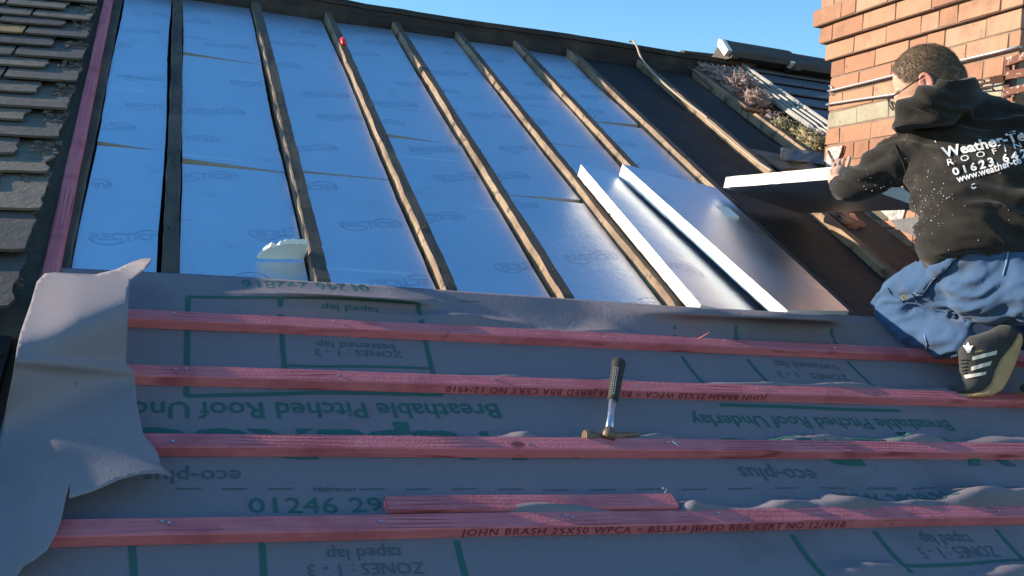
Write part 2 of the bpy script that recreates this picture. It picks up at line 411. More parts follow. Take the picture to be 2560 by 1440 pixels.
_hm0 = hm
BUL = []
for k, px, py, su, sv, hh in ((0,860,742,.20,.05,.022),(0,1010,748,.10,.04,.014),(0,1190,802,.16,.03,.016),(0,1400,830,.15,.02,.010),
    (1,1000,925,.12,.012,.010),(1,1215,928,.10,.022,.017),(1,1300,932,.06,.018,.013),(1,1530,944,.09,.022,.019),(1,1850,962,.12,.022,.017),(1,2000,962,.15,.026,.021),(1,2150,968,.10,.024,.019),(1,2320,978,.10,.020,.015),
    (2,1305,1076,.035,.030,.019),(2,1640,1078,.055,.028,.022),(2,1560,1090,.05,.02,.014),(2,1990,1080,.09,.030,.021),(2,2070,1096,.06,.02,.016),(2,2260,1090,.07,.030,.022),(2,2330,1096,.08,.026,.019),(2,2480,1084,.11,.038,.023),(2,2600,1090,.1,.03,.02),
    (3,1390,1222,.13,.020,.027),(3,1705,1250,.03,.034,.021),(3,1752,1258,.05,.030,.021),(3,1850,1266,.10,.016,.014),(3,1955,1250,.055,.040,.025),(3,2090,1246,.08,.044,.027),(3,2190,1262,.10,.028,.020),(3,2300,1264,.06,.024,.017),(3,2400,1236,.08,.055,.029),(3,2510,1242,.13,.048,.027),(3,2650,1240,.2,.045,.027),
    (9,2180,1420,.09,.030,.018),(9,2560,1425,.08,.03,.018)):
    p = P(px, py, 0.015); BUL.append((p.x, VB[k] + 0.006 if k in (1,2,3) else p.y, su, sv*1.1, hh*1.25, k))
def hm(u, v):
    h = _hm0(u, v)
    for bu, bv, su, sv, hh, k in BUL:
        if abs(u - bu) < 2.6*su and -0.04 < v - bv < 3*sv + 0.02:
            x = (u - bu)/su; wob = 0.35*noise.noise(Vector((u*14, bv*9, 2)))
            y = (v - bv)/(sv*(1 + wob)) if v > bv else (v - bv)/0.02
            h += hh*math.exp(-x*x*(0.8 if abs(x) < 1 else 1.0) - y*y*0.9)
    return h
def mpt(u, v, off=0.0):
    h = hm(u, v); return (u, v - h*1.82*sm(v, 2.33, 2.52), h + off)
# underlay sheet
mb = MB(); us = [-0.26 + 0.016*i for i in range(282)]; vs_ = [0.25 + 0.05*i for i in range(20)] + [1.25 + 0.0125*i for i in range(104)] + [2.548]
for v in vs_:
    for u in us:
        vv = v + (0.006*math.sin(u*3.1) + 0.004*noise.noise(Vector((u*3, 0, 0)))) * sm(v, 2.3, 2.54)
        h_ = hm(u, v); vv -= h_*1.82*sm(v, 2.33, 2.52)
        mb.v.append(Vector((u, vv, h_)))
nu = len(us)
for j in range(len(vs_) - 1):
    for i in range(nu - 1):
        a = j*nu + i; mb.f.append([a, a+1, a+nu+1, a+nu]); mb.m.append(0); mb.tint.append(None)
membrane = mb.build('roofing_underlay', M['membrane'], smooth=True)
sl = membrane.modifiers.new('thick', 'SOLIDIFY'); sl.thickness = 0.0015; sl.offset = -1
tag(membrane, 'grey roofing underlay sheet printed with green lettering, laid over the lower slope', 'underlay')

INK = [None]
def print_text(_, s, A, B, sy=1.0, **k):
    mb = MB()
    a = P(*A); b = P(*B); e = (b - a); e.z = 0; nrm = Vector((-e.y, e.x, 0))
    vs, fs = text_mesh(s, **k)
    out = []
    for v in vs:
        p = a + e*v.x + nrm*(v.y*sy)
        out.append(mpt(p.x, p.y, 0.0012))
    mb.add(out, fs); mb.build('printed_text', INK[0], membrane)
def print_line(_, pts, w=0.012):
    mb = MB(); pts = [P(*p) for p in pts]
    for a, b in zip(pts, pts[1:]):
        d = (b - a); d.z = 0; n = max(1, int(d.length/0.02)); q = Vector((-d.y, d.x, 0)).normalized()*w/2
        rows = []
        for i in range(n + 1):
            c = a + d*(i/n)
            for sg in (-1, 1):
                x = c + q*sg; rows.append(mpt(x.x, x.y, 0.0012))
        mb.add(rows, [(2*i, 2*i+2, 2*i+3, 2*i+1) for i in range(n)])
    mb.build('printed_line', INK[0], membrane)
g = None; INK[0] = M['green']
print_text(g, '01246 292816', (912,712), (600,700), 1.0)
print_text(g, 'taped lap', (943,781), (800,775), 1.0)
print_line(g, [(470,745),(697,757),(1040,767),(1085,940)]); print_line(g, [(697,757),(712,925)]); print_line(g, [(712,914),(1075,921)], 0.010)
print_line(g, [(470,745),(466,992),(800,985),(1105,990)], 0.013)
print_text(g, 'Breathable Pitched Roof Underlay', (1240,1012), (150,1003), 1.15, bold=0.01)
print_text(g, 'VapaRoc', (1292,1084), (345,1072), 0.62, bold=0.03)
print_text(g, '01246 292816', (622,1286), (1130,1284), 1.0)
print_line(g, [(2060,830),(2090,870)], .010); print_line(g, [(2118,905),(2192,975)], .010)
print_line(g, [(1675,812),(1690,846)], .010); print_line(g, [(1704,893),(1757,962)], .010); print_line(g, [(1826,822),(1842,852)], .010); print_line(g, [(1868,900),(1925,962)], .010); print_line(g, [(1925,962),(2192,975)], .010)
print_line(g, [(1800,1014),(2250,1030)], .013)
print_text(g, 'Breathable Pitched Roof Underlay', (2366,1052), (1722,1036), 1.15, bold=0.01)
print_text(g, 'VapaRoc', (2478,1106), (1800,1098), 0.62, bold=0.03)
print_text(g, '01246 292816', (2100,1274), (2385,1268), 1.3)
print_line(g, [(330,1366),(335,1440)]); print_line(g, [(655,1362),(660,1440)]); print_line(g, [(1140,1356),(1165,1445)])
print_line(g, [(1980,1340),(2058,1445)]); print_line(g, [(2185,1332),(2258,1420),(2275,1440)]); print_line(g, [(2488,1325),(2562,1404)]); print_line(g, [(2258,1420),(2562,1404)], .010)
INK[0] = M['green_dull']
print_text(g, '100 mm', (800,741), (727,739)); print_text(g, 'battened lap', (985,864), (790,856)); print_text(g, 'ZONES : 1 - 3', (1003,880), (786,874), 1.0)
print_text(g, 'eco-plus', (602,1176), (360,1178), 1.0, bold=0.01)
for x in range(690, 1240, 113):
    if x > 800: print_line(g, [(x, 744 + (x-690)*0.02), (x+55, 745 + (x-690)*0.02)], .004)
for x in range(440, 2560, 115): print_line(g, [(x, 1225 - abs(x-1300)*0.004), (x+62, 1224 - abs(x-1300)*0.004)], .004)
print_text(g, '100 mm', (785,1231), (890,1229), 0.8); print_text(g, '100 mm', (2240,1216), (2172,1216), 0.8)
print_text(g, 'taped lap', (1002,1370), (815,1376), 1.1); print_text(g, 'ZONES : 1 - 3', (1058,1406), (768,1412), 1.1)
print_text(g, 'battened lap', (2088,914), (1930,904), 1.0); print_text(g, 'ZONES : 1 - 3', (2114,938), (1940,928), 1.1)
print_text(g, 'eco-plus', (2032,1176), (1840,1170), 1.1, bold=0.01)
print_text(g, '01246 292816', (1990,800), (1750,778), 1.2)
print_text(g, 'taped lap', (2418,1338), (2292,1338), 1.3); print_text(g, 'ZONES : 1 - 5', (2478,1366), (2288,1370), 1.4)

# loose pale flap at the left end of the underlay
poly = [(92,705),(112,684),(140,681),(190,684),(240,686),(290,674),(330,655),(358,646),(381,645),(372,664),(352,684),(328,702),(322,730),(320,790),(315,905),(336,930),(342,1010),(358,1085),(392,1128),(404,1165),(432,1191),(395,1184),(350,1186),(300,1199),(235,1228),(172,1247),(176,1206),(166,1240),(152,1305),(138,1340),(118,1375),(84,1402),(60,1415),(38,1445),(-30,1470),(-40,1250),(0,1103),(20,1000),(34,930),(42,870),(50,835),(62,800),(78,755)]
def flap_h(x, y):
    d = ((x - 60)*(-0.374) + (y - 810)*(-0.927))          # distance above the crease line, px
    lft = sm(x, -10, 150)
    xe = 92 - max(0, y - 700)*0.13                         # left edge of the sheet at this height
    h = 0.190 - 0.115*sm(d, -75, 175) - 0.135*sm(-d, 25, 250)
    h -= 0.012*(1 - sm(x - xe, 0, 120))*(1 - sm(y, 860, 1010)); h -= 0.03*(1 - lft)*sm(y, 900, 1100)
    h += 0.05*sm(x, 300, 385)*sm(-y, -715, -640)
    h += 0.006*noise.noise(Vector((x*0.005, y*0.006, 3.0))) + 0.012*math.exp(-((y - 905 - (x-100)*0.10)/14)**2)*sm(y, 800, 900)
    h += 0.0025*math.exp(-((y - 1112 - x*0.02)/30)**2) + 0.004*sm(y, 1120, 1230)*math.exp(-((x-300)/150)**2)
    return max(h, 0.036 if x > 60 else 0.03)
pts = [Vector(p) for p in poly]; n0 = len(pts)
dense = []
for i in range(n0):
    a = pts[i]; b = pts[(i+1) % n0]; k = max(1, int((b-a).length/8))
    dense += [a + (b-a)*(j/k) for j in range(k)]
n1 = len(dense)
def inside(p, q, m=4.5):
    c = False
    for a, b in zip(q, q[1:] + q[:1]):
        if (a.y > p.y) != (b.y > p.y) and p.x < (b.x-a.x)*(p.y-a.y)/(b.y-a.y) + a.x: c = not c
    return c and min((p - a).length for a in q) > m
inner = [Vector((x + U(-1,1), y + U(-1,1))) for x in range(-40, 440, 8) for y in range(640, 1480, 8)]
inner = [p for p in inner if inside(p, dense)]
vs2, e2, f2, *_ = delaunay_2d_cdt(dense + inner, [(i, (i+1) % n1) for i in range(n1)], [], 1, 0.5)
mb = MB(); mb.add([P(p.x, p.y, flap_h(p.x, p.y)) for p in vs2], [tuple(f) for f in f2])
flap = mb.build('underlay_flap', M['membrane_back'], smooth=True)
sl = flap.modifiers.new('thick', 'SOLIDIFY'); sl.thickness = 0.0006
tag(flap, 'loose pale grey flap of underlay with a torn slit, folded over the left batten ends', 'underlay flap')

# ------------------------------------------------------------------ red battens
def batten(v_top, u0, u1, base, label, group, txt=None, bow=0.0, bw=BW, bh=0.026, u_is=None):
    root = empty('red_batten', (u0, v_top, base))
    rings = []; n = int((u1 - u0)/0.06)
    for i in range(n + 1):
        u = u0 + (u1 - u0)*i/n
        dv = 0.0022*noise.noise(Vector((u*2.2, v_top*9, 0))) ; dw = 0.0022*noise.noise(Vector((u*1.7, v_top*5, 4)))
        c = 0.0025
        v0 = v_top - bw + dv; v1 = v_top + dv; w0 = base; w1 = base + bh + dw
        rings.append([(u,v0,w0),(u,v0,w1-c),(u,v0+c,w1),(u,v1-c,w1),(u,v1,w1-c),(u,v1,w0)])
    mb = MB(); mb.loft(rings); mb.build('timber', M['red_u'], root)
    if txt:
        s, ua, ub, flip = txt
        vs, fs = text_mesh(s, spacing=1.15); g = MB(); hgt = 0.7*bh
        ym = max(v.y for v in vs)
        out = []
        for v in vs:
            x = ua + (ub - ua)*v.x
            y = v.y/ym*hgt
            w = base + 0.15*bh + (hgt - y if flip else y)
            dv = 0.0022*noise.noise(Vector((x*2.2, v_top*9, 0)))
            out.append((x, v_top - bw + dv - 0.0012, w))
        g.add(out, fs); g.build('stamped_lettering', M['batten_ink'], root)
    for k in range(int((u1-u0)/0.39) + 1):
        u = 0.07 + 0.393*k + U(-0.02, 0.02)
        if not (u0 + 0.03 < u < u1 - 0.03): continue
        for q in range(1 if R_() < 0.6 else 2):
            nb = MB(); c = Vector((u + q*0.02 + U(-.01,.01), v_top - bw*U(.3,.7), base + bh + 0.001)); nb.tube([c, c + Vector((0,0,0.0025))], 0.0035, 8)
            nb.build('nail_head', M['bright_steel'], root)
    return tag(root, label, 'batten', group)
BG = 'red battens nailed across the underlay'
batten(VB[0], -0.045, 4.1, 0.005, 'uppermost red timber batten, just below the top edge of the grey underlay', BG)
batten(VB[1], -0.06, 4.1, 0.005, 'second red batten from the top, stamped with upside down lettering, behind the hammer handle', BG,
       ('JOHN BRASH 25X50 WPCA = BS5534 JBRED BBA CERT NO 12/4910', P(1925,1003,.02).x, P(1116,972,.02).x, True))
batten(VB[2], -0.04, 4.1, 0.005, 'third red batten from the top, with the hammer head against its upper edge', BG)
batten(VB[3], -0.16, 4.1, 0.005, 'lowest red batten, stamped with upright lettering, a short offcut along its upper side', BG,
       ('JOHN BRASH 25X50 WPCA = BS5534 JBRED BBA CERT NO 12/4910', P(1157,1337,.02).x, P(2125,1322,.02).x, False))
r = batten(VB[3] + 0.0545, P(968,1260,.03).x, P(1690,1255,.03).x, 0.006, 'short red batten offcut lying loose along the lowest batten', None, bh=0.026)
del r
nb = MB(); nb.tube([P(1662,1232,.035), P(1668,1222,.045), P(1657,1220,.06)], 0.0016, 6); tag(nb.build('bent_nail', M['bright_steel']), 'bright bent nail on the end of the short red offcut', 'nail')
nb = MB(); nb.tube([P(1681,1104,.040), P(1690,1110,.043), P(1697,1116,.040)], 0.0022, 6); tag(nb.build('loose_nail', M['bright_steel']), 'shiny loose nail lying on the third red batten right of the hammer', 'nail')
sp = MB(); sp.tube([P(1745,848,.04), P(1775,830,.075)], [0.0022, 0.0008], 5); tag(sp.build('wood_splinter', M['red_u']), 'thin pink wood splinter sticking up from the uppermost batten', 'splinter')

# ------------------------------------------------------------------ rafters
RL = [(-0.215, -0.215), (0.066, 0.062), (0.462, 0.476), (0.854, 0.860), (1.237, 1.240), (1.604, 1.632), (1.965, 1.975), (2.309, 2.322), (2.776, 2.762), (3.170, 3.235)]
V_T, V_B = 5.66, 2.54
def ru(i, v):
    a, b = RL[i]; return b + (a - b)*(v - V_B)/(V_T - V_B)
names = ['dark rafter beside the red edge timber, in the shadow of the old slates',
 'black topped rafter in full shade, left of all the sunlit rafters',
 'dark rafter with thin sunlit left edge and a foam scrap at its lower end',
 'dark rafter carrying the small red cap near its top end',
 'brown rafter with bent nails, first one right of the red capped rafter',
 'sunlit rafter beside the left white edged insulation board',
 'worn rafter whose lower end runs under the right white edged insulation board',
 'rafter between the last foil board and the open black bay, under the held board',
 'rafter with a pale cable lying along its top',
 'sunlit rafter beside the tufts of pinkish wool']
for i in range(10):
    seed = i*13.7
    root = empty('rafter', (ru(i, V_B), V_B, -0.15))
    rings = []; v0 = 1.2 if i != 9 else 4.24
    n = 130
    wd = 0.040 if i in (0,) else 0.044
    for k in range(n + 1):
        v = v0 + (V_T - v0)*k/n
        u = ru(i, v) + 0.004*noise.noise(Vector((v*0.9, seed, 0)))
        tw = 0.003*noise.noise(Vector((v*1.6, seed, 3))) - (0.006 if v < 2.56 else 0) - (0.0 if i else 0.01)
        ch = 0.006 + 0.005*noise.noise(Vector((v*3.1, seed, 7))) + (0.004 if i > 3 else 0)
        chl = 0.006 + 0.006*noise.noise(Vector((v*4.3, seed, 9)))
        chl = max(chl, 0.001); ch = max(ch, 0.001)
        l = u - wd/2 + 0.003*noise.noise(Vector((v*6, seed, 5))) + 0.0025*noise.noise(Vector((v*19, seed, 5))); r = u + wd/2 + 0.003*noise.noise(Vector((v*6, seed, 6))) + 0.0025*noise.noise(Vector((v*21, seed, 6)))
        if i == 7 and v < 3.4 and False: pass
        rings.append([(l,v,-0.15),(r,v,-0.15),(r,v,tw-0.004),(r-0.004,v,tw),(l+chl,v,tw),(l,v,tw-ch)])
    mb = MB(); m = 6
    vs = [p for rr in rings for p in rr]; fs = []; mi = []
    for k in range(n):
        for q in range(6):
            p = (q+1) % 6
            fs.append((k*m+q, k*m+p, (k+1)*m+p, (k+1)*m+q)); mi.append(1 if q in (2,3) else (1 if q == 4 and i < 3 else 0))
    b = mb.add(vs, fs); mb.m = mi
    mb.add(rings[0], [tuple(range(6))[::-1]]); mb.add(rings[-1], [tuple(range(6))])
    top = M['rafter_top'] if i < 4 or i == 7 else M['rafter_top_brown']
    side = M['rafter_side'] if i else M['rafter_top']  # first rafter lies in shadow: its sides are painted dark as well
    mb.build('timber', [side, top], root)
    if i:
        for q in range(12 if i < 10 else 6):
            v = V_B + 0.1 + (V_T - V_B - 0.25)*(q + U(0.1, 0.9))/12
            if v < v0: continue
            u = ru(i, v) + U(-0.012, 0.016)
            nb = MB(); L = U(0.010, 0.026); lean = Vector((U(-.012,.012), U(-.02,.006), L))
            p0 = Vector((u, v, -0.004)); p1 = p0 + lean*0.6; p2 = p0 + lean + Vector((U(-.006,.006), U(-.006,.006), 0))
            nb.tube([p0, p1, p2], 0.0016, 5); nb.build('nail', M['nail'], root)
    tag(root, names[i], 'rafter', 'rafters of the stripped roof')

# red timber up the left edge
root_m = MB(); rings = []
for k in range(61):
    v = 2.3 + 3.3*k/60; a = P(270, 0, .04); b = P(133, 640, .04)
    u = b.x + (a.x - b.x)*(v - b.y)/(a.y - b.y) + 0.002*noise.noise(Vector((v*3, 1, 0)))
    rings.append([(u-0.022,v,-0.012),(u+0.017,v,-0.012),(u+0.019,v,0.016),(u+0.008,v,0.022),(u-0.018,v,0.022),(u-0.022,v,0.018)])
root_m.loft(rings)
tag(root_m.build('red_edge_timber', M['red_v']), 'long red timber running up the slope beside the old slates', 'batten')

# ------------------------------------------------------------------ felt in the open bays, black strip below the old slates
mb = MB(); nx, ny = 90, 60
for j in range(ny + 1):
    for i in range(nx + 1):
        u = -0.24 + 3.34*i/nx; v = 1.25 + 4.4*j/ny
        sag = 0
        mb.v.append(Vector((u, v, (-0.118 if u < 2.30 else -0.040) + 0.007*noise.noise(Vector((u*5, v*3, 0))))))
for j in range(ny):
    for i in range(nx):
        a = j*(nx+1)+i; mb.f.append([a, a+1, a+nx+2, a+nx+1]); mb.m.append(0); mb.tint.append(None)
fe = mb.build('roofing_felt', M['felt'], smooth=True); fe.modifiers.new('t', 'SOLIDIFY').thickness = 0.004
tag(fe, 'dusty black felt seen at the bottom of the open bays between rafters', 'felt')
mb = MB(); mb.box((-0.50, 0.3, -0.03), (-0.285, 2.19, 0.006));  # black sheet and slats fill the dark area below the slates
for k in range(9):
    mb.box((-0.42, 0.5 + 0.2*k, 0.006), (-0.29, 0.5 + 0.2*k + 0.03, 0.014))
tag(mb.build('black_roof_strip', M['felt']), 'black strip of roof below the old slates at the left edge', 'felt')

# ------------------------------------------------------------------ foil faced boards between the rafters
LOGO = 'RECTICEL'
def logo(mb, cu, cv, L, rot, w, lim):
    "outline brand lettering with its two arcs, clipped to the board"
    vs, es = text_mesh(LOGO, outline=True, shear=0.0, bold=0.0)
    ex = Vector((math.cos(rot), math.sin(rot), 0)); ey = Vector((-ex.y, ex.x, 0)); c = Vector((cu, cv, w)); t = 0.0006
    segs = [(Vector((vs[a].x - .5, vs[a].y - .07)), Vector((vs[b].x - .5, vs[b].y - .07))) for a, b in es]
    def arc(f0, f1, sgn, rr):
        q = []
        for i in range(19):
            a = f0 + (f1 - f0)*i/18
            q.append(Vector((sgn*(0.30 + rr*0.24*math.cos(a)), sgn*(0.03 + rr*0.15*math.sin(a)))))
        return list(zip(q, q[1:]))
    for sg in (1, -1):
        segs += arc(-0.35, 2.6, sg, 1.0) + arc(-0.30, 2.7, sg, 0.93)
        segs.append((Vector((sg*0.075, sg*0.10)), Vector((sg*-0.02, sg*0.075))))
    for a, b in segs:
        a3 = c + ex*(a.x*L) + ey*(a.y*L*1.25); b3 = c + ex*(b.x*L) + ey*(b.y*L*1.25)
        if not (lim[0] < min(a3.x, b3.x) and max(a3.x, b3.x) < lim[1] and lim[2] < min(a3.y, b3.y) and max(a3.y, b3.y) < lim[3]): continue
        d = (b3 - a3)
        if d.length < 1e-6: continue
        q = Vector((-d.y, d.x, 0)).normalized()*t
        mb.add([a3-q, b3-q, b3+q, a3+q], [(0,1,2,3)])
# (bay, [joint pixel left, joint pixel right] from low to high)
bays = {
 0: [((212,352),(410,378))],
 1: [((455,397),(735,432)), ((458,130),(655,162))],
 2: [((757,428),(950,448))],
 3: [((905,330),(1040,350)) , ],
 4: [((1297,489),(1440,500))],
 5: [((1385,358),(1500,373))],
 6: [((1492,303),(1592,313))],
}
blabel = {0: 'bay left of the shaded black topped rafter', 1: 'bay right of the shaded black topped rafter', 2: 'bay between foam scrap rafter and red capped rafter',
 3: 'bay just right of the red capped rafter', 4: 'bay left of the rafter beside the left white edged board', 5: 'bay behind the left white edged board', 6: 'last insulated bay before the open black ones'}
where = {2: ['lower blue', 'upper blue'], 3: ['lowest blue', 'middle blue', 'topmost blue']}
for bay, joints in bays.items():
    WT = -0.034
    js = [(P(*a, WT), P(*b, WT)) for a, b in joints]
    n = len(js) + 1
    for k in range(n):
        gl = 0.012 if bay in (0, 1) else 0.006; 
        def L_(v): return ru(bay, v) + 0.026 + 0.003*math.sin(v*4 + bay)
        def Rr(v): return ru(bay+1, v) - 0.034 - 0.004*math.sin(v*3 + bay*2)
        if k == 0: v0l = v0r = 1.3
        else: v0l, v0r = js[k-1][0].y, js[k-1][1].y
        if k == n-1: v1l = v1r = 5.60
        else: v1l, v1r = js[k][0].y - gl*(3.6 if bay in (1, 4, 6) else 3.0), js[k][1].y - 0.003
        if bay == 4 and k == 0: v1l, v1r = js[k][0].y - 0.004, js[k][1].y - 0.04
        if bay == 6 and k == 0: v1l, v1r = js[k][0].y - 0.035, js[k][1].y - 0.045
        NS = 24; lo = []; hi = []
        ringsT = []; jl = [U(-.004,.004) for _ in range(4)]
        for q in range(NS + 1):
            t = q/NS
            vl = v0l + (v1l - v0l)*t; vr = v0r + (v1r - v0r)*t
            dz = 0.002*math.sin(t*9 + bay)
            l = L_(vl) + 0.003*noise.noise(Vector((vl*30, bay, 0))); r = Rr(vr) + 0.003*noise.noise(Vector((vr*30, bay, 5)))
            ringsT.append([(l,vl,-0.098),(r,vr,-0.098),(r,vr,WT-0.001+dz+jl[0]+(jl[1]-jl[0])*t),(l,vl,WT-0.001+dz+jl[2]+(jl[3]-jl[2])*t)])
        root = empty('insulation_board', (L_(v0l), v0l, -0.098))
        mb = MB(); mb.loft(ringsT); mb.build('foam_core', M['foam_old'], root)
        mb = MB(); vsT = []
        for rr in ringsT: vsT += [Vector(rr[3]) + Vector((0,0,0.0012)), Vector(rr[2]) + Vector((0,0,0.0012))]
        mb.add(vsT, [(2*q, 2*q+1, 2*q+3, 2*q+2) for q in range(NS)]); mb.build('foil_facing', M['foil'], root)
        g = MB(); va = max(v0l, 2.4); row = 0
        lim0 = (L_(va) + 0.004, Rr(va) - 0.004, va + 0.02, min(v1l, v1r) - 0.02)
        vv = va + 0.14 + 0.05*(bay % 3)
        while vv < min(v1l, v1r) - 0.03:
            up = (row + bay) % 2
            cu = (L_(vv) + Rr(vv))/2 + [0.07, -0.10, 0.13, -0.04, -0.15, 0.03][(row*5 + bay*3 + k) % 6]
            lim = (max(L_(vv), L_(vv+.1)) + 0.004, min(Rr(vv), Rr(vv+.1)) - 0.004, lim0[2], lim0[3])
            g = MB(); logo(g, cu, vv, 0.205, (0.16 if up else math.pi + 0.16), 0, lim); g.v = [Vector((q.x, q.y, WT + 0.0007 + 0.002*math.sin(9*(q.y - (v0l+v0r)/2)/((v1l+v1r-v0l-v0r)/2) + bay) + (lambda t, x: (jl[2]+(jl[3]-jl[2])*t)*(1-x) + (jl[0]+(jl[1]-jl[0])*t)*x)((q.y - (v0l+v0r)/2)/((v1l+v1r-v0l-v0r)/2), (q.x - L_(q.y))/(Rr(q.y) - L_(q.y))))) for q in g.v]
            if len(g.f) > 12: g.build('printed_logo', M['foil_ink'], root)
            vv += 0.27 + 0.06*((row*7 + bay) % 3); row += 1
        pos = where.get(n, [''])[k]
        tag(root, '%s board in the %s' % (pos, blabel[bay]), 'insulation board', 'foil boards fitted between the rafters')

# two loose boards lying on the rafters with bright foam edges
def loose_board(c, thick, label, logos):
    "c = 4 top corners (roof frame): near-left, near-right, far-right, far-left"
    c = [Vector(x) for x in c]; dn = Vector((0,0,-thick))
    root = empty('loose_insulation_board', c[0] + dn)
    NS = 40; rings = []
    for q in range(NS + 1):
        t = q/NS; l = c[0].lerp(c[3], t); r = c[1].lerp(c[2], t)
        j = Vector((0.0018*noise.noise(Vector((t*60, c[0].x*9, 0))), 0, 0.0006*noise.noise(Vector((t*40, 4, c[0].x*9)))))
        rings.append([l + dn + j*1.6, r + dn, r, l + j])
    mb = MB(); mb.loft(rings); mb.build('foam_core', M['foam'], root)
    for nm, off, a, b in (('foil_facing', 0.0012, 3, 2), ('foil_backing', -0.0012, 0, 1)):
        mb = MB(); vs = []
        for rr in rings: vs += [rr[a] + Vector((0,0,off)), rr[b] + Vector((0,0,off))]
        mb.add(vs, [(2*q, 2*q+1, 2*q+3, 2*q+2) for q in range(NS)]); mb.build(nm, M['foil'], root)
    g = MB()
    for (x, y, rot) in logos:
        p = P(x, y, c[0].z); lg = MB(); logo(lg, p.x, p.y, 0.205, rot, 0, (-9, 9, -9, 9))
        # lay on the board's plane
        nrm = (c[1]-c[0]).cross(c[3]-c[0]).normalized()
        vv = [Vector((v.x, v.y, c[0].z - ((v.x-c[0].x)*nrm.x + (v.y-c[0].y)*nrm.y)/nrm.z + 0.0019)) for v in lg.v]
        g = MB(); g.add(vv, lg.f); g.build('printed_logo', M['foil_ink'], root)
    tag(root, label, 'insulation board', 'loose foil boards lying over the rafters')
    return root
T = 0.050
a0 = P(1752, 762, 0.058); a3 = P(1452, 411, 0.058)
dirA = (a3 - a0).normalized(); a0 = a0 + dirA*0.0
loose_board([a0, Vector((1.940, 2.47, 0.004)), Vector((1.915, 3.62, 0.004)), a3], 0.050, 'loose foil board with white edge, left one of two, lying against the sunlit rafter', [(1690,660,2.95)])
b0 = P(1970, 778, 0.086); b3 = P(1556, 410, 0.086)
dirB = (b3 - b0).normalized(); b0 = b0 + dirB*0.004
loose_board([b0, P(2122, 778, 0.006), P(1790, 470, 0.006), b3], 0.050, 'loose foil board with white edge, right one of two, lapping over its neighbour', [(1980,690,1.9), (1690,500,2.0)])

# foam scrap leaning on the rafter
mb = MB()
out = [(641,646),(650,638),(660,627),(669,622),(677,616),(682,619),(687,625),(693,618),(699,613),(706,612),(713,609),(722,611),(731,608),(742,611),(753,609),(766,611),(767,630),(762,640),(760,649),(730,648),(700,649),(668,648)]
front = [P(x, y, -0.03 + (649-y)*0.0016) for x, y in out]; back = [p + Vector((0.003, 0.010, 0.011)) for p in front]
n = len(out); mb.add(front + back, [tuple(range(n)), tuple(range(n, 2*n))[::-1]] + [(i, n+i, n+(i+1) % n, (i+1) % n) for i in range(n)])
tag(mb.build('foam_offcut', M['foam'], bevel=0.001), 'broken cream foam scrap leaning against the lower end of a dark rafter', 'foam offcut')
mb = MB(); a = P(1808, 520, .045); mb.box((a.x-0.05, a.y-0.06, 0.0), (a.x+0.05, a.y+0.05, 0.035), jit=0.006)
tag(mb.build('foam_wedge', M['foam'], bevel=0.002), 'small pale foam wedge at the right side of the upper loose board', 'foam offcut')

# red cap, cable, cord
mb = MB(); a = P(857, 112, 0.0); mb.tube([a + Vector((0,-0.03,0.006)), a + Vector((0,-0.026,0.016)), a + Vector((0,0.028,0.018)), a + Vector((0,0.036,0.010))], [0.009, 0.014, 0.014, 0.006], 14)
tag(mb.build('plastic_cap', M['red_plastic'], smooth=True), 'small red plastic cap lying on a dark rafter near the ridge', 'cap')
def sp_(pts, n=6):
    out = []
    for i in range(len(pts)-1):
        p0 = pts[max(i-1,0)]; p1 = pts[i]; p2 = pts[i+1]; p3 = pts[min(i+2,len(pts)-1)]
        for k in range(n):
            t = k/n
            out.append(0.5*((2*p1) + (p2-p0)*t + (2*p0-5*p1+4*p2-p3)*t*t + (3*p1-p0-3*p2+p3)*t**3))
    return out + [pts[-1]]
cab = [(1572,104,.09),(1583,103,.10),(1592,116,.09),(1605,148,.05),(1640,190,.014),(1700,243,.012),(1762,290,.012),(1768,300,.02),(1790,320,.012),(1830,355,.012),(1890,402,.012),(1930,428,.012)]
mb = MB(); mb.tube(sp_([P(*c) for c in cab]), 0.0062, 8); tag(mb.build('loose_cable', M['cable'], smooth=True), 'pale cable hanging over the ridge and running down a rafter', 'cable')
crd = [(1701,148,.01),(1712,158,.02),(1740,185,.015),(1770,212,-.02),(1800,240,-.06)]
mb = MB(); mb.tube(sp_([P(*c) for c in crd]), 0.004, 6); tag(mb.build('dark_cord', M['cord'], smooth=True), 'dark thin cord drooping across the rafter beside the wool tufts', 'cord')

# ------------------------------------------------------------------ ridge board
mb = MB(); NS = 60; rings = []
yv = (RF @ Vector((0, 5.66, 0))).y; zv = (RF @ Vector((0, 5.66, 0))).z
for k in range(NS + 1):
    x = -2.5 + 6.1*k/NS
    zt = zv + 0.088 + 0.006*noise.noise(Vector((x*1.5, 0, 0))) + 0.004*noise.noise(Vector((x*9, 0, 2))) - 0.010*math.exp(-((x-1.45)/0.5)**2)
    y0 = yv + 0.004*noise.noise(Vector((x*2, 3, 0)))
    rings.append([(x,y0,zv-0.16),(x,y0,zt-0.035),(x,y0-0.012,zt-0.033),(x,y0-0.010,zt-0.004),(x,y0+0.045,zt),(x,y0+0.045,zv-0.16)])
mb.loft(rings)
tag(mb.build('ridge_board', M['ridge_wood'], frame=I4), 'blackened ridge board along the top of the stripped roof', 'ridge board')
# the slope on the far side of the ridge
mb = MB(); mb.add([(-4, yv+0.06, zv+0.03), (7, yv+0.06, zv+0.03), (7, yv+4, zv-2.05), (-4, yv+4, zv-2.05)], [(0,1,2,3)])
o = mb.build('far_slope', M['felt'], frame=I4); o.modifiers.new('t', 'SOLIDIFY').thickness = 0.05
tag(o, 'dark far slope falling away behind the ridge board', 'roof slope')

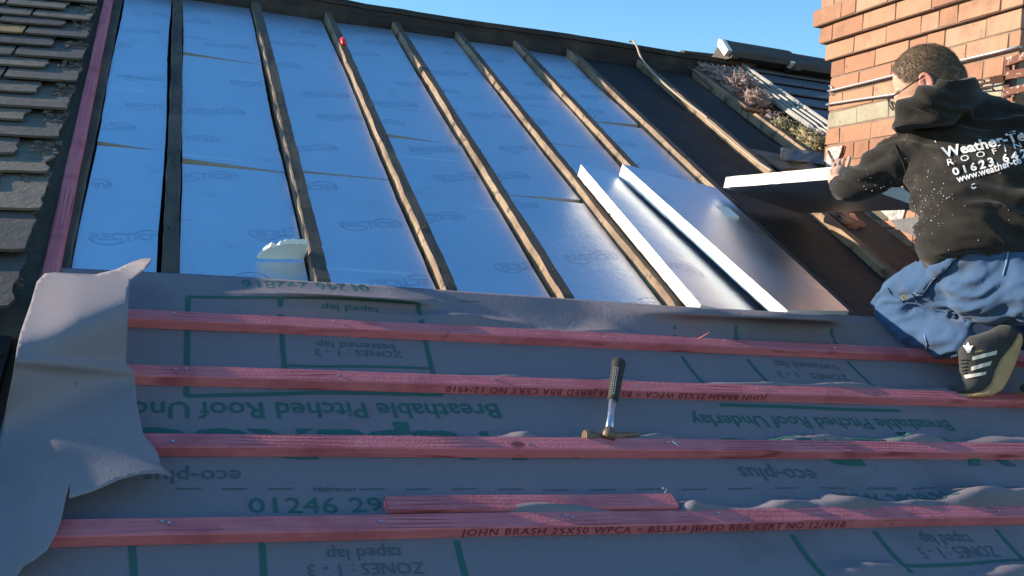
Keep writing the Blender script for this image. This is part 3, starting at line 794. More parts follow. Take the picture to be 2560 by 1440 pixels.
# ------------------------------------------------------------------ old slates on the left
mb = MB(); mo = MB()
vrows = []
v = 2.205 - 0.138*12
k = 0
while v < 5.75:
    vrows.append(v); v += 0.138 + 0.012*math.sin(k*1.7); k += 1
for r_i, v0 in enumerate(vrows):
    full = (r_i % 2 == 0)
    uend = -0.285 if full else -0.405
    if v0 < 2.19: uend = -0.36 if full else -0.47  # lowest courses out of view, added to shade the underlay flap
    u = uend + U(-0.012, 0.008)
    while u > -3.0:
        wdt = 0.245 + U(-0.012, 0.012); ul = u - wdt
        tint = min(1, max(0, R_()*0.95)) if R_() > 0.08 else 1.0
        ln = 0.33; kk = 0.105
        th = 0.0075 + U(0, 0.0015); dv0 = U(-0.007, 0.007); dw = U(-0.001, 0.001)
        first = u > -0.45
        # ragged outline: lower edge, right edge, upper edge, left edge
        low = []; NE = 9
        for q in range(NE + 1):
            t = q/NE
            low.append(Vector((ul + 0.003 + (wdt - 0.006)*t, v0 + dv0 + 0.005*noise.noise(Vector((ul*9 + t*5, v0*7, 0))) + (U(0.004,0.012) if q in (0, NE) else 0))))
        rgt = [Vector((u - 0.003 + (0.020 if first else 0.004)*noise.noise(Vector((t*14, v0*13, u*7))), v0 + ln*t)) for t in (0.12, 0.25, 0.38, 0.5, 0.65, 0.8)]
        top = [Vector((u - 0.003, v0 + ln)), Vector((ul + 0.003, v0 + ln))]
        lft = [Vector((ul + 0.003 + 0.004*noise.noise(Vector((t*6, v0*17, u*3))), v0 + ln*t)) for t in (0.7, 0.45, 0.2)]
        o2 = low + rgt + top + lft; n = len(o2)
        def ww(p): return 0.010 + 0.024*(1 - sm(v0, 2.4, 3.1)) + 0.022*(1 - sm(v0, 2.0, 2.25)) + 0.065*max(p.x + 0.28, -0.55) + (v0 + ln - p.y)*kk + dw + 0.001*noise.noise(Vector((p.x*7, p.y*7, r_i)))  # lower courses lifted so that they shade the underlay
        topv = [(p.x, p.y, ww(p) + th) for p in o2]; botv = [(p.x, p.y, ww(p)) for p in o2]
        mb.add(topv + botv, [tuple(range(n)), tuple(range(n, 2*n))[::-1]] + [(n+i, n+(i+1) % n, (i+1) % n, i) for i in range(n)], 0, tint)
        u = ul - U(0.002, 0.006)
    # crumbs of mortar left at the cut end of the short courses
    if not full and v0 > 2.19:
        for q in range(34):
            c = Vector((uend + U(0.045, 0.118), v0 + U(0.015, 0.14), 0.034)); s_ = U(0.002, 0.008)
            mo.box(c - Vector((s_, s_*.8, s_*.3)), c + Vector((s_*U(.6,1.6), s_, s_*.3)), jit=s_*0.45)
sroot = empty('slate_roof', (-1.6, 3.9, 0.02))
mb.build('slates', M['slate'], sroot); mo.build('mortar_crumbs', M['mortar_old'], sroot)
mb = MB(); mb.box((-3.1, 0.4, -0.10), (-0.255, 5.8, -0.045)); mb.box((-0.40, 2.2, -0.045), (-0.255, 5.8, -0.002)); mb.build('under_slating', M['mortar_old'], sroot)
tag(sroot, 'old brown grey slates with ragged cut edge and mortar crumbs, left of the red edge timber', 'slate roof')

# ------------------------------------------------------------------ tiled roof, verge and ridge tiles behind the chimney
troot = empty('tiled_roof', (4.9, 5.2, 0.03))
mb = MB(); vv = 3.9
while vv < 5.85:
    rr = []
    for x in [3.50 + 0.3*i for i in range(16)]:
        mb.box((x + 0.002, vv, 0.022), (x + 0.298, vv + 0.24, 0.034 + U(-.001,.001)), 0)
        b = mb.v[-8:]
        for p in b:
            if p.y < vv + 0.1: p.z += 0.022
    vv += 0.215
mb.build('tiles', M['tile'], troot, bevel=0.003)
mb = MB(); mb.box((3.46, 3.8, -0.03), (8.3, 5.9, 0.018)); mb.build('battened_deck', M['felt'], troot)
tag(troot, 'dark flat interlocking tiles on the finished roof behind the chimney', 'tiled roof')
vroot = empty('lit_tile_edges', (3.45, 5.3, 0.03))  # pale ribs stand for the tiles' sunlit side edges
for x, z, w_ in ((3.400, 0.034, 0.008), (3.428, 0.042, 0.004), (3.462, 0.050, 0.004), (3.500, 0.066, 0.009)):
    mb = MB(); rings = []
    for k in range(41):
        v = 4.28 + 1.62*k/40; j = 0.003*noise.noise(Vector((v*8, x*40, 0)))
        gap = 0.006 if (k % 8 == 0) else 0
        rings.append([(x - w_ + j, v, z - 0.02), (x + w_ + j, v, z - 0.02), (x + w_ + j, v, z + 0.004 - gap), (x - w_*.4 + j, v, z + 0.008 - gap), (x - w_ + j, v, z + 0.001 - gap)])
    mb.loft(rings); mb.build('ridge_rib', M['edging'], vroot)
mb = MB(); mb.box((3.385, 4.28, 0.0), (3.50, 5.9, 0.016)); mb.build('base_strip', M['felt'], vroot)
tag(vroot, 'pale ribs painted as sunlit side edges of the dark tiles', 'verge trim')
# ridge tiles
YR = yv + 0.02
for i, (px, py, px2, lab) in enumerate(((1806, 98, 1962, 'dark ridge tile with end edge painted sunlit white, nearest the stripped ridge board'), (1962, 129, 2130, 'dark angled ridge tile with end edge painted sunlit white, next to the chimney'), (2130, 160, 2400, None))):
    if lab is None: lab = 'dark ridge tile hidden partly behind the brick chimney'
    ap = PY(px, py, YR); L = PY(px2, py + (px2-px)*0.19, YR).x - ap.x + 0.02
    root = empty('ridge_tile', ap - Vector((0,0,0.13)), I4)
    zt = ap.z if i == 0 else ap.z
    def prof(x, t, g):
        return [Vector((x, YR - g*0.13, zt - g*0.10)), Vector((x, YR - g*0.045, zt - g*0.020)), Vector((x, YR, zt - (1-g)*0.02)), Vector((x, YR + g*0.045, zt - g*0.020)), Vector((x, YR + g*0.13, zt - g*0.10)),
                Vector((x, YR + g*0.12, zt - g*0.14)), Vector((x, YR, zt - 0.135)), Vector((x, YR - g*0.12, zt - g*0.14))]
    mb = MB(); mb.loft([prof(ap.x + 0.004, 0, 1.0), prof(ap.x + 0.05, 0, 1.0), prof(ap.x + 0.058, 0, 0.90), prof(ap.x + L, 0, 0.88)]); mb.build('tile_body', M['ridge_tile'], root)
    mb = MB(); p = prof(ap.x, 0, 0.97); x0 = ap.x - 0.028; x1 = ap.x + 0.003
    band = [p[0], p[1], p[2], p[2] + Vector((0, 0.012, -0.045)), p[1] + Vector((0, 0.03, -0.045)), p[0] + Vector((0, 0.045, -0.028))]
    mb.loft([[Vector((x0, b.y, b.z)) for b in band], [Vector((x1, b.y, b.z)) for b in band]]); mb.build('lit_end_band', M['foam'], root)  # white band: sunlight on the tile's near leg, put into its colour
    tag(root, lab, 'ridge tile', 'ridge tiles of the finished roof')

# ------------------------------------------------------------------ opened strip between last rafter and tiles
mb = MB(); mb.box((3.06, 4.1, -0.12), (3.47, 5.66, -0.06))
tag(mb.build('felt_patch', M['felt']), 'black felt in the narrow strip between the last rafter and the verge', 'felt')
def stick_(pts, r, name, mat, label, cat, group=None):
    m = MB(); m.tube([P(*p) for p in pts], [r]*len(pts), 8); o = m.build(name, mat); tag(o, label, cat, group); return o
G = 'old dark battens in the opened strip'
stick_([(1862,273,.0),(1905,281,.01),(2000,287,.0)], (0.018,0.013), 'broken_batten', M['brown_stick'], 'broken brown batten stub lying across the last rafter', 'batten', G)
stick_([(1935,300,-.01),(2062,324,-.01)], (0.02,0.014), 'broken_batten', M['old_wood'], 'dark old batten with upright nails above the yellow wool', 'batten', G)
stick_([(1945,322,-.02),(2062,340,-.02)], (0.016,0.01), 'broken_batten', M['old_wood'], 'dark old batten just above the yellow wool clumps', 'batten', G)
stick_([(1706,132,.02),(1800,142,.02)], (0.03,0.016), 'broken_batten', M['old_wood'], 'dark old batten at the ridge beside the first ridge tile', 'batten', G)
stick_([(1775,175,-.01),(1850,190,-.01)], (0.02,0.012), 'broken_batten', M['old_wood'], 'dark old batten behind the pinkish wool', 'batten', G)
for i, (x, y) in enumerate(((1952,297),(1966,298),(1983,300),(2003,303),(1803,155),(1812,157),(1820,158))):
    m = MB(); p = P(x, y+4, 0.01); m.tube([p, p + Vector((0.004, 0.003, 0.03))], 0.002, 5)
    tag(m.build('upright_nail', M['bright_steel']), 'small bright nail standing up from an old dark batten', 'nail', 'nails standing in the old battens')
def tuft(px, py, w, rad, mat, label, group, sq=(1,1.2,0.7), strands=160):
    c = P(px, py, w); m = MB()
    bm = bmesh.new(); bmesh.ops.create_icosphere(bm, subdivisions=4, radius=1)
    for v in bm.verts:
        n = v.co.normalized(); d = 1 + 0.55*noise.noise(n*1.9 + c*3) + 0.35*noise.noise(n*5 + c*5) + 0.2*noise.noise(n*12 + c)
        v.co = Vector((n.x*rad*d*sq[0], n.y*rad*d*sq[1], n.z*rad*d*sq[2])) + c
    m.add([v.co for v in bm.verts], [[v.index for v in f.verts] for f in bm.faces]); bm.free()
    for k in range(strands):
        n = Vector((U(-1,1), U(-1,1), U(-0.2,1))).normalized(); p = c + Vector((n.x*rad*sq[0], n.y*rad*sq[1], n.z*rad*sq[2]))*0.85
        t = Vector((U(-1,1), U(-1,1), U(-.3,.8))).normalized(); L = rad*U(0.25, 0.8); t2 = Vector((U(-1,1), U(-1,1), U(-1,1)))*L*.3
        m.tube([p, p + n*L*.4 + t*L*.2, p + n*L*.6 + t*L*.55 + t2*.5, p + n*L*.4 + t*L*0.9 + t2], [0.004, 0.0035, 0.0025, 0.0005], 4)
    o = m.build('mineral_wool_tuft', mat, smooth=True); tag(o, label, 'wool tuft', group)
GW = 'torn mineral wool tufts beside the last rafter'
tuft(1758,172,0.0,0.045,M['wool_pink'],'small greyish pink wool tuft at the top of the row beside the last rafter',GW)
tuft(1800,195,-0.01,0.065,M['wool_pink'],'greyish pink wool tuft, second one down beside the last rafter',GW,(1.1,1.1,.7),220)
tuft(1855,225,0.0,0.085,M['wool_pink'],'largest pale pink wool tuft with long curling strands',GW,(1.1,1.0,.8),260)
tuft(1890,258,0.0,0.065,M['wool_pink'],'tan pink wool tuft just above the broken batten stub',GW,(1.1,.9,.9),220)
tuft(1925,300,-0.02,0.045,M['wool_pink'],'small brownish wool tuft below the broken batten stub',GW)
tuft(1955,318,-0.01,0.05,M['wool_yellow'],'small yellow wool tuft, upper one of the yellow clumps',GW)
tuft(1988,338,-0.02,0.05,M['wool_yellow'],'dull yellow wool tuft between two brighter clumps',GW)
tuft(2022,350,0.0,0.06,M['wool_yellow'],'pale yellow wool tuft just left of the chimney corner',GW)
tuft(2042,366,0.0,0.055,M['wool_yellow'],'yellow wool tuft touching the chimney base',GW)
# boards and lead at the foot of that strip
m = MB(); q = [P(1872,371,.0), P(2062,405,.0), P(2060,425,.0), P(1960,420,.0)]
m.add(q + [p - Vector((0,0,0.02)) for p in q], [(0,1,2,3),(7,6,5,4),(0,4,5,1),(1,5,6,2),(2,6,7,3),(3,7,4,0)])
tag(m.build('grey_board', M['board_wood']), 'grey weathered board lying left of the chimney foot', 'board')
m = MB(); vs = []
for j in range(9):
    for i in range(13):
        x = 1952 + 112*i/12; y = 370 + 30*j/8 + 12*(i/12)
        vs.append(P(x, y, 0.01 + 0.035*math.exp(-(i/1.6)**2) + 0.014*math.sin(i*.9 + j*.5)))
m.add(vs, [(j*13+i, j*13+i+1, (j+1)*13+i+1, (j+1)*13+i) for j in range(8) for i in range(12)])
o = m.build('lead_sheet', M['lead_sheet'], smooth=True); o.modifiers.new('t', 'SOLIDIFY').thickness = 0.003
tag(o, 'curled dull grey lead sheet left of the chimney foot', 'lead sheet')

# ------------------------------------------------------------------ brick chimney
XC = 3.136
YF = (RF @ Vector((0, 4.057, 0))).y; YN = (RF @ Vector((0, 2.734, 0))).y
ZC = PX(2075, 152, XC).z; CH = (ZC - PX(2067, 363, XC).z)/5
XR = XC + 0.72
croot = empty('brick_chimney', (XC + 0.36, (YF+YN)/2, 0.6), I4)
bm_ = MB(); co = MB()
for k in range(-15, 6):
    off = {0: 0.024, 1: 0.048, 2: 0.074}.get(k, 0.0 if k < 0 else 0.050)
    z0 = ZC + k*CH; z1 = z0 + CH - 0.008
    xl = XC - off; yn = YN - off; yf = YF + off
    co.box((xl + 0.004, yn + 0.004, z0 - 0.002), (XR, yf - 0.007, z0 + CH - 0.0025))
    def bricklen(): return 0.224 if R_() < 0.7 else 0.108
    y = yf
    y0 = True
    start = [0.224, 0.108][k % 2]
    first = True
    while y > yn + 0.02:
        L = start if first else bricklen(); 
        if first and k % 2 and R_() < 0.5: L = 0.108
        first = False
        e = y - L
        if e < yn + 0.05: e = yn
        t = (0.84 + 0.15*R_()) if k == -4 else min(0.79, max(0, R_()*0.8))
        j = U(-0.0015, 0.0015)
        bm_.box((xl + j, e + (0.007 if e > yn else 0), z0 + U(0,.001)), (xl + 0.1, y, z1 + U(-.002,.001)), jit=0.0022, tint=t)
        y = e
    x = xl + 0.108
    while x < XR:
        L = bricklen(); t = min(0.79, R_()*0.7)
        bm_.box((x, yn + U(-.0015,.0015), z0), (min(x + L - 0.008, XR), yn + 0.1, z1), jit=0.001, tint=t); x += L
bm_.build('bricks', M['brick'], croot, bevel=0.0035); co.build('mortar_core', M['mortar'], croot)
def plate(pts, X, th, name, mat, parent):
    m = MB(); q = [PX(x, y, X) for x, y in pts]; n = len(q)
    m.add(q + [p + Vector((th, 0, 0)) for p in q], [tuple(range(n)), tuple(range(n, 2*n))[::-1]] + [(i, n+i, n+(i+1) % n, (i+1) % n) for i in range(n)])
    return m.build(name, mat, parent)
plate([(2066,373),(2085,366),(2108,364),(2104,382),(2094,402),(2088,430),(2064,430)], XC - 0.009, 0.006, 'lead_flashing', M['lead'], croot)
plate([(2104,438),(2132,424),(2150,420),(2200,418),(2200,450),(2110,460)], XC - 0.009, 0.006, 'lead_flashing', M['lead'], croot)
plate([(2176,508),(2272,498),(2262,525),(2256,548),(2226,550),(2205,530)], XC - 0.010, 0.006, 'lead_flashing', M['lead'], croot)
plate([(2226,551),(2300,540),(2310,600),(2280,588),(2245,572)], XC - 0.014, 0.006, 'lead_flashing', M['lead_sheet'], croot)  # flashing continues in shadow, the shade painted with a darker lead
m = MB(); m.tube([PX(x, y, XC - 0.013) for x, y in ((2070,377),(2076,390),(2084,404),(2090,425))], 0.006, 6); m.build('flashing_clip', M['rust'], croot)
m = MB(); m.tube([PX(x, y, XC - 0.013) for x, y in ((2108,364),(2104,380),(2096,398),(2094,420))], 0.005, 6); m.build('flashing_clip', M['rust'], croot)
tag(croot, 'red brick chimney with stepped out top courses and one buff course, behind the kneeling man', 'chimney')
plate([(2158,513),(2228,508),(2218,552),(2182,546)], XC - 0.005, 0.004, 'mortar_patch', M['mortar_old'], croot)
def lump(px, py, w, r3, name, mat, label, cat):
    c = P(px, py, w); m = MB(); bm = bmesh.new(); bmesh.ops.create_icosphere(bm, subdivisions=3, radius=1)
    vs = []
    for v in bm.verts:
        n = v.co.normalized(); n = Vector([math.copysign(abs(t)**0.5, t) for t in n]); d = 0.8 + 0.3*noise.noise(n*1.6 + c*9) + 0.12*noise.noise(n*5 + c)
        vs.append(c + Vector((n.x*r3[0], n.y*r3[1], n.z*r3[2]))*d)
    m.add(vs, [[v.index for v in f.verts] for f in bm.faces]); bm.free(); tag(m.build(name, mat), label, cat)
lump(2112, 556, -0.05, (0.07,0.09,0.05), 'broken_brick', M['brick'], 'broken red brick lump below the held board, beside the chimney', 'brick')
lump(2070, 532, -0.03, (0.05,0.06,0.03), 'mortar_lump', M['mortar_old'], 'rough mortar lump just under the held board', 'rubble')
def wire(pts, r, name, mat, label):
    m = MB(); m.tube([PX(x, y, XC - 0.014 - d) for x, y, d in pts], r, 8); o = m.build(name, mat, frame=I4, smooth=True); return tag(o, label, 'wire', 'lashing wires round the chimney')
wire([(2073,236,0),(2082,234,0),(2081,220,0),(2072,214,0)], 0.003, 'hooked_wire_end', M['steel'], 'small hooked wire end at the left corner of the chimney')
wire([(2070,228,0),(2080,226,0),(2150,209,.002),(2235,188,.004),(2385,155,.004),(2470,135,.002),(2541,118,0),(2552,117,-.02)], 0.0055, 'lashing_wire', M['steel'], 'upper bright lashing wire stretched across the chimney')
wire([(2066,262,0),(2080,259,0),(2150,248,.002),(2240,235,.004),(2330,220,.003)], 0.0055, 'lashing_wire', M['steel'], 'lower bright lashing wire ending behind the man\'s glasses')
# rusty bracket and shackle at the right edge
broot = empty('aerial_bracket', PX(2530, 240, XC - 0.05), I4)
for a, b, w_, mt in (((2514,158,.05),(2600,128,.05),.016,'rust'),((2512,190,.05),(2600,176,.03),.017,'rust'),((2512,232,.06),(2600,212,.05),.015,'rust'),((2522,150,.03),(2518,245,.03),.014,'dark_rust')):
    m = MB(); p = PX(a[0], a[1], XC - a[2]); q = PX(b[0], b[1], XC - b[2]); d = q - p
    up = Vector((0,0,1)); sd = d.cross(up).normalized(); up = sd.cross(d).normalized()
    m.loft([[p + sd*w_*.5*sx + up*w_*sz for sx, sz in ((-1,-1),(1,-1),(1,1),(-1,1))], [q + sd*w_*.5*sx + up*w_*sz for sx, sz in ((-1,-1),(1,-1),(1,1),(-1,1))]])
    m.build('angle_bar', M[mt], broot, bevel=0.002)
m = MB(); m.tube([PX(2482,200,XC-.04), PX(2516,196,XC-.05)], 0.018, 4); m.build('clamp_block', M['dark_rust'], broot)
tag(broot, 'rusty paint flaked iron bracket on the right corner of the chimney', 'bracket')
m = MB()
ring = [PX(2445 + 17*math.cos(t*math.pi/6), 208 - 8*math.sin(t*math.pi/6) - 3*math.cos(t*math.pi/6), XC - 0.03) for t in range(13)]
m.tube(ring, 0.004, 6); m.tube([PX(2430,214,XC-.03), PX(2470,207,XC-.03), PX(2486,203,XC-.03)], 0.005, 6); m.tube([PX(2440,222,XC-.03), PX(2476,216,XC-.04), PX(2486,227,XC-.04)], 0.004, 6)
tag(m.build('shackle', M['dark_rust'], frame=I4, smooth=True), 'small dark shackle and hook hanging beside the rusty bracket', 'shackle')

# ------------------------------------------------------------------ hammer
hroot = empty('hammer', P(1522, 1092, 0.02))
h0 = P(1522, 1084, 0.038); h1 = P(1532, 1002, 0.048); h2 = P(1547, 905, 0.078)
m = MB(); m.tube([h0, h0.lerp(h1, .5), h1 + (h1-h0)*.1], [(0.010,0.008),(0.009,0.0075),(0.010,0.008)], 14); m.build('shaft', M['hammer_steel'], hroot, smooth=True)
m = MB(); d = h2 - h1
m.tube([h1, h1 + d*.04, h1 + d*.15, h1 + d*.5, h1 + d*.78, h1 + d*.93, h1 + d*.985, h2 + d*.01], [0.012,0.0145,0.015,0.0165,0.0175,0.0195,0.0185,0.012], 18)
gb = bvh(m); grip = m.build('grip', M['rubber'], hroot, smooth=True)
m = MB(); tocam = (Vector((0,0,H)) - h1).normalized(); sd = d.cross(tocam).normalized()
for q in range(17):
    for s_ in (-1, 0, 1):
        c = h1 + d*(0.16 + 0.042*q) + sd*(-0.004 + 0.0048*s_) + tocam*0.05
        hit = gb.ray_cast(c, -tocam)
        if hit[0]: p = hit[0]; m.box(p - Vector((.0009,.0012,.001)), p + Vector((.0009,.0012,.0012)))
m.build('grip_dimples', M['steel'], grip)
m = MB(); c = P(1516, 1092, 0.026); ux = Vector((1, 0.02, 0)); L = [(-0.060,0.016),(-0.052,0.018),(-0.034,0.0155),(-0.026,0.011),(-0.012,0.012),(0.0,0.016),(0.020,0.016),(0.03,0.011),(0.055,0.009),(0.085,0.006),(0.098,0.003)]
m.tube([c + ux*a + Vector((0, 0.006*(a > .04) + (0.05*(a-.04) if a > .04 else 0), 0.0)) for a, r in L], [r for a, r in L], 14)
m.build('head', M['hammer_head'], hroot, bevel=0.001)
m = MB(); m.tube([h0 - (h1-h0)*.12, h0 + (h1-h0)*.02, h0 + (h1-h0)*.12], [0.016, 0.015, 0.0115], 12); m.build('socket', M['hammer_head'], hroot, smooth=True)
tag(hroot, 'claw hammer with black rubber grip, leaning across two red battens', 'hammer')

# ------------------------------------------------------------------ board held by the man
NL = PW(2097, 416, 3.60); FL = RF @ P(1815, 443, 0.095)
ax = (NL - FL).normalized(); tilt = math.radians(10.5)
rt = Vector((math.cos(tilt), 0.05, -math.sin(tilt))); rt = (rt - ax*rt.dot(ax)).normalized(); nb_ = rt.cross(ax)
if nb_.z < 0: nb_ = -nb_
Wd, Th = 0.40, 0.046
hb = empty('held_insulation_board', FL - nb_*Th, I4)
NL2 = NL + ax*0.02
NS = 24; rings = []
for q in range(NS + 1):
    l = FL.lerp(NL2, q/NS); j = rt*(0.002*noise.noise(Vector((q*3.3, 0, 1)))) + nb_*(0.0015*noise.noise(Vector((q*2.1, 5, 1))))
    rings.append([l - nb_*Th + j*1.5, l + rt*Wd - nb_*Th, l + rt*Wd, l + j])
m = MB(); m.loft(rings); m.build('foam_core', M['foam'], hb)
for nm, off, a, b in (('foil_facing', 0.0012, 3, 2), ('foil_backing', -0.0012, 0, 1)):
    m = MB(); vs = []
    for rr in rings: vs += [rr[a] + nb_*off, rr[b] + nb_*off]
    m.add(vs, [(2*q, 2*q+1, 2*q+3, 2*q+2) for q in range(NS)]); m.build(nm, M['foil'], hb)
tag(hb, 'insulation board with bright white edge and dark underside, held by the kneeling man', 'insulation board')

# ------------------------------------------------------------------ kneeling man
def chain(m, pts, n=18, scale=1.0):
    "capsule chain through (px,py,D,r) or (Vector, r)"
    q = []
    for p in pts:
        q.append((PW(p[0], p[1], p[2]), p[3]) if len(p) == 4 else (p[0], p[1]))
    # smooth resample
    c = sp_([a for a, r in q], 4); rr = []
    for i in range(len(q) - 1): rr += [q[i][1] + (q[i+1][1]-q[i][1])*t/4 for t in range(4)]
    rr.append(q[-1][1])
    d0 = (c[0]-c[1]).normalized(); d1 = (c[-1]-c[-2]).normalized()
    r0, r1 = rr[0], rr[-1]
    c = [c[0]+d0*r0*.97, c[0]+d0*r0*.8, c[0]+d0*r0*.45] + c + [c[-1]+d1*r1*.45, c[-1]+d1*r1*.8, c[-1]+d1*r1*.97]
    rr = [r0*.2, r0*.6, r0*.89] + rr + [r1*.89, r1*.6, r1*.2]
    m.tube(c, rr, n)
def ellipsoid(m, c, ax3, seg=20):
    bm = bmesh.new(); bmesh.ops.create_icosphere(bm, subdivisions=4, radius=1)
    vs = [c + ax3[0]*v.co.x + ax3[1]*v.co.y + ax3[2]*v.co.z for v in bm.verts]
    m.add(vs, [[v.index for v in f.verts] for f in bm.faces]); bm.free()
man = empty('person', RF @ P(2430, 985, 0.03), I4)
LT = (CR*0.93 - CD*0.24 - CFW*0.30).normalized()
# hoodie
AXT = (PW(2385,250,3.3) - PW(2455,650,3.17)).normalized(); LT = (LT - AXT*LT.dot(AXT)).normalized(); BT = LT.cross(AXT).normalized()
m = MB(); rings = []
for px, py, D, a, b in ((2470,655,3.19,.165,.115),(2468,640,3.19,.187,.135),(2458,600,3.19,.195,.145),(2452,540,3.20,.197,.142),(2446,480,3.22,.200,.140),(2436,420,3.25,.212,.140),(2424,365,3.28,.215,.132),(2408,315,3.30,.185,.112),(2392,275,3.31,.125,.092),(2384,250,3.31,.085,.075)):
    c = PW(px, py, D)
    rings.append([c + LT*(a*math.copysign(abs(math.cos(t))**0.85, math.cos(t))) + BT*(b*math.copysign(abs(math.sin(t))**0.85, math.sin(t))) for t in [2*math.pi*i/28 for i in range(28)]])
m.loft(rings)
chain(m, [(2300,372,3.31,.090),(2245,400,3.34,.078),(2190,432,3.37,.068),(2130,464,3.41,.052),(2115,470,3.43,.043)])
chain(m, [(2118,470,3.43,.042),(2106,463,3.51,.035),(2100,459,3.55,.030)])
chain(m, [(2560,330,3.18,.09),(2640,360,3.15,.078),(2720,430,3.25,.062)])
chain(m, [(2720,430,3.25,.060),(2700,450,3.45,.045)])
# cowl of the hood round the neck
chain(m, [(2262,298,3.24,.032),(2264,276,3.20,.036),(2302,256,3.170,.043),(2355,240,3.15,.046),(2408,230,3.165,.043),(2442,232,3.22,.035),(2448,238,3.28,.028)])
chain(m, [(2286,290,3.20,.042),(2340,280,3.165,.044),(2395,266,3.17,.042),(2435,252,3.20,.036)])
chain(m, [(2262,300,3.24,.036),(2266,310,3.30,.036),(2290,300,3.36,.04)])
def fold_h(v):
    a = v.dot(CR); b = v.dot(CD); c = v.dot(CFW)
    n = noise.noise(Vector((a*4 + b*2, b*19 - a*6 + 1.2*noise.noise(v*7), c*3)))
    n2 = noise.noise(Vector((a*9, b*22 + a*4, c*6 + 4)))
    return 0.014*max(-0.7, 1 - abs(n)*3.4) + 0.005*n2 - 0.005
hd = remesh(m, 0.0085, 5, fold_h); HB = bvh(hd)
hoodie = hd.build('hoodie', M['hoodie'], man, smooth=True)

def on_surface(tree, px, py, off=0.003):
    d = ray(px, py).normalized(); o = CAM + d*2.2
    h = tree.ray_cast(o, d, 4.0)
    if not h[0]: return None
    n = h[1]
    if n.dot(d) > 0: n = -n
    return h[0] + n*off - d*0.001
def cloth_text(s, A, B, up, spacing=1.0, bold=0.0):
    vs, fs = text_mesh(s, spacing=spacing, bold=bold)
    a = Vector(A); e = Vector(B) - a; u_ = Vector(up); hh = max(v.y for v in vs)
    out = []; ok = []
    for v in vs:
        x, y = a + e*v.x + u_*(v.y/hh)
        p = on_surface(HB, x, y); ok.append(p is not None); out.append(p or Vector((0,0,0)))
    g = MB(); fs = [f for f in fs if all(ok[i] for i in f)]
    used = sorted({i for f in fs for i in f}); mp = {j: k for k, j in enumerate(used)}
    g.add([out[j] for j in used], [tuple(mp[i] for i in f) for f in fs]); return g
g = MB()
for s, A, B, up, sp, bo in (('Weather-Tech', (2360,396), (2602,340), (-9,-25), 1.0, 0.03), ('ROOFING', (2371,414), (2592,361), (-5,-14), 2.1, 0.0),
                    ('01623 6421', (2384,440), (2585,388), (-6,-20), 1.35, 0.03), ('www.weather-te', (2394,458), (2553,408), (-5,-17), 1.0, 0.022)):
    q = cloth_text(s, A, B, up, sp, bo); g.add(q.v, q.f)
g.build('back_lettering', M['white_print'], hoodie)
g = MB()
for pts in (((2428,462),(2436,459),(2437,461),(2429,464)), ((2428,466),(2432,470),(2440,468),(2440,470),(2432,473),(2427,469)), ((2338,352),(2341,356),(2340,358),(2337,354))):
    q = [on_surface(HB, x, y) for x, y in pts]; g.add(q, [tuple(range(len(q)))])
g.build('back_emblem', M['white_print'], hoodie)
# seams
g = MB(); g.tube([p for p in (on_surface(HB, x, y, 0.0) for x, y in ((2238,362),(2246,385),(2258,405),(2264,432))) if p], 0.0028, 6); g.build('sleeve_seam', M['hoodie'], hoodie)
# foam crumbs
g = MB()
for k in range(115):
    x, y = (random.gauss(2312, 36), random.gauss(515, 55)) if k < 80 else ((random.gauss(2215, 45), random.gauss(462, 14)) if k < 98 else (U(2240, 2550), U(330, 620)))
    p = on_surface(HB, x, y, 0.001)
    if p is None: continue
    s_ = U(0.0007, 0.0018)*(1.5 if R_() < .12 else 1); bm = bmesh.new(); bmesh.ops.create_icosphere(bm, subdivisions=1, radius=s_)
    g.add([p + Vector((v.co.x*U(.7,1.4), v.co.y, v.co.z*U(.7,1.2))) for v in bm.verts], [[v.index for v in f.verts] for f in bm.faces]); bm.free()
o = g.build('foam_crumbs', M['foam'], frame=I4); tag(o, 'white foam crumbs scattered over the man\'s black sweatshirt', 'foam crumbs', kind='stuff')

# trousers
m = MB()
c = PW(2515, 700, 3.19)
ellipsoid(m, c, (LT*0.195, AXT*0.150, BT*0.150))
ellipsoid(m, PW(2478, 655, 3.20), (LT*0.182, AXT*0.085, BT*0.130))
chain(m, [(2470,715,3.22,.118),(2400,712,3.30,.098),(2320,715,3.38,.088),(2255,735,3.46,.078),(2226,762,3.50,.070)])
chain(m, [(2226,768,3.50,.070),(2250,800,3.46,.070),(2310,830,3.38,.074),(2360,846,3.30,.073),(2396,854,3.25,.064)])
chain(m, [(2580,720,3.10,.118),(2640,760,3.2,.10),(2600,800,3.36,.085),(2560,820,3.44,.072)])
chain(m, [(2560,825,3.44,.070),(2620,855,3.25,.072),(2690,870,3.05,.062)])
def fold_t(v):
    a = v.dot(CR); b = v.dot(CD); c = v.dot(CFW)
    n = noise.noise(Vector((a*15 + b*17 + 1.5*noise.noise(v*9), b*4 - a*4, c*4)))
    n2 = noise.noise(Vector((a*34 + b*27, b*9 - a*12, c*9 + 4)))
    x = (1 - abs(n)*3.6)
    return 0.017*max(x, -0.6)*(0.40 + 0.9*sm(b, 0.03, 0.16)) + 0.007*n2 - 0.008
td = remesh(m, 0.008, 4, fold_t); TB = bvh(td)
trousers = td.build('trousers', M['denim'], man, smooth=True)
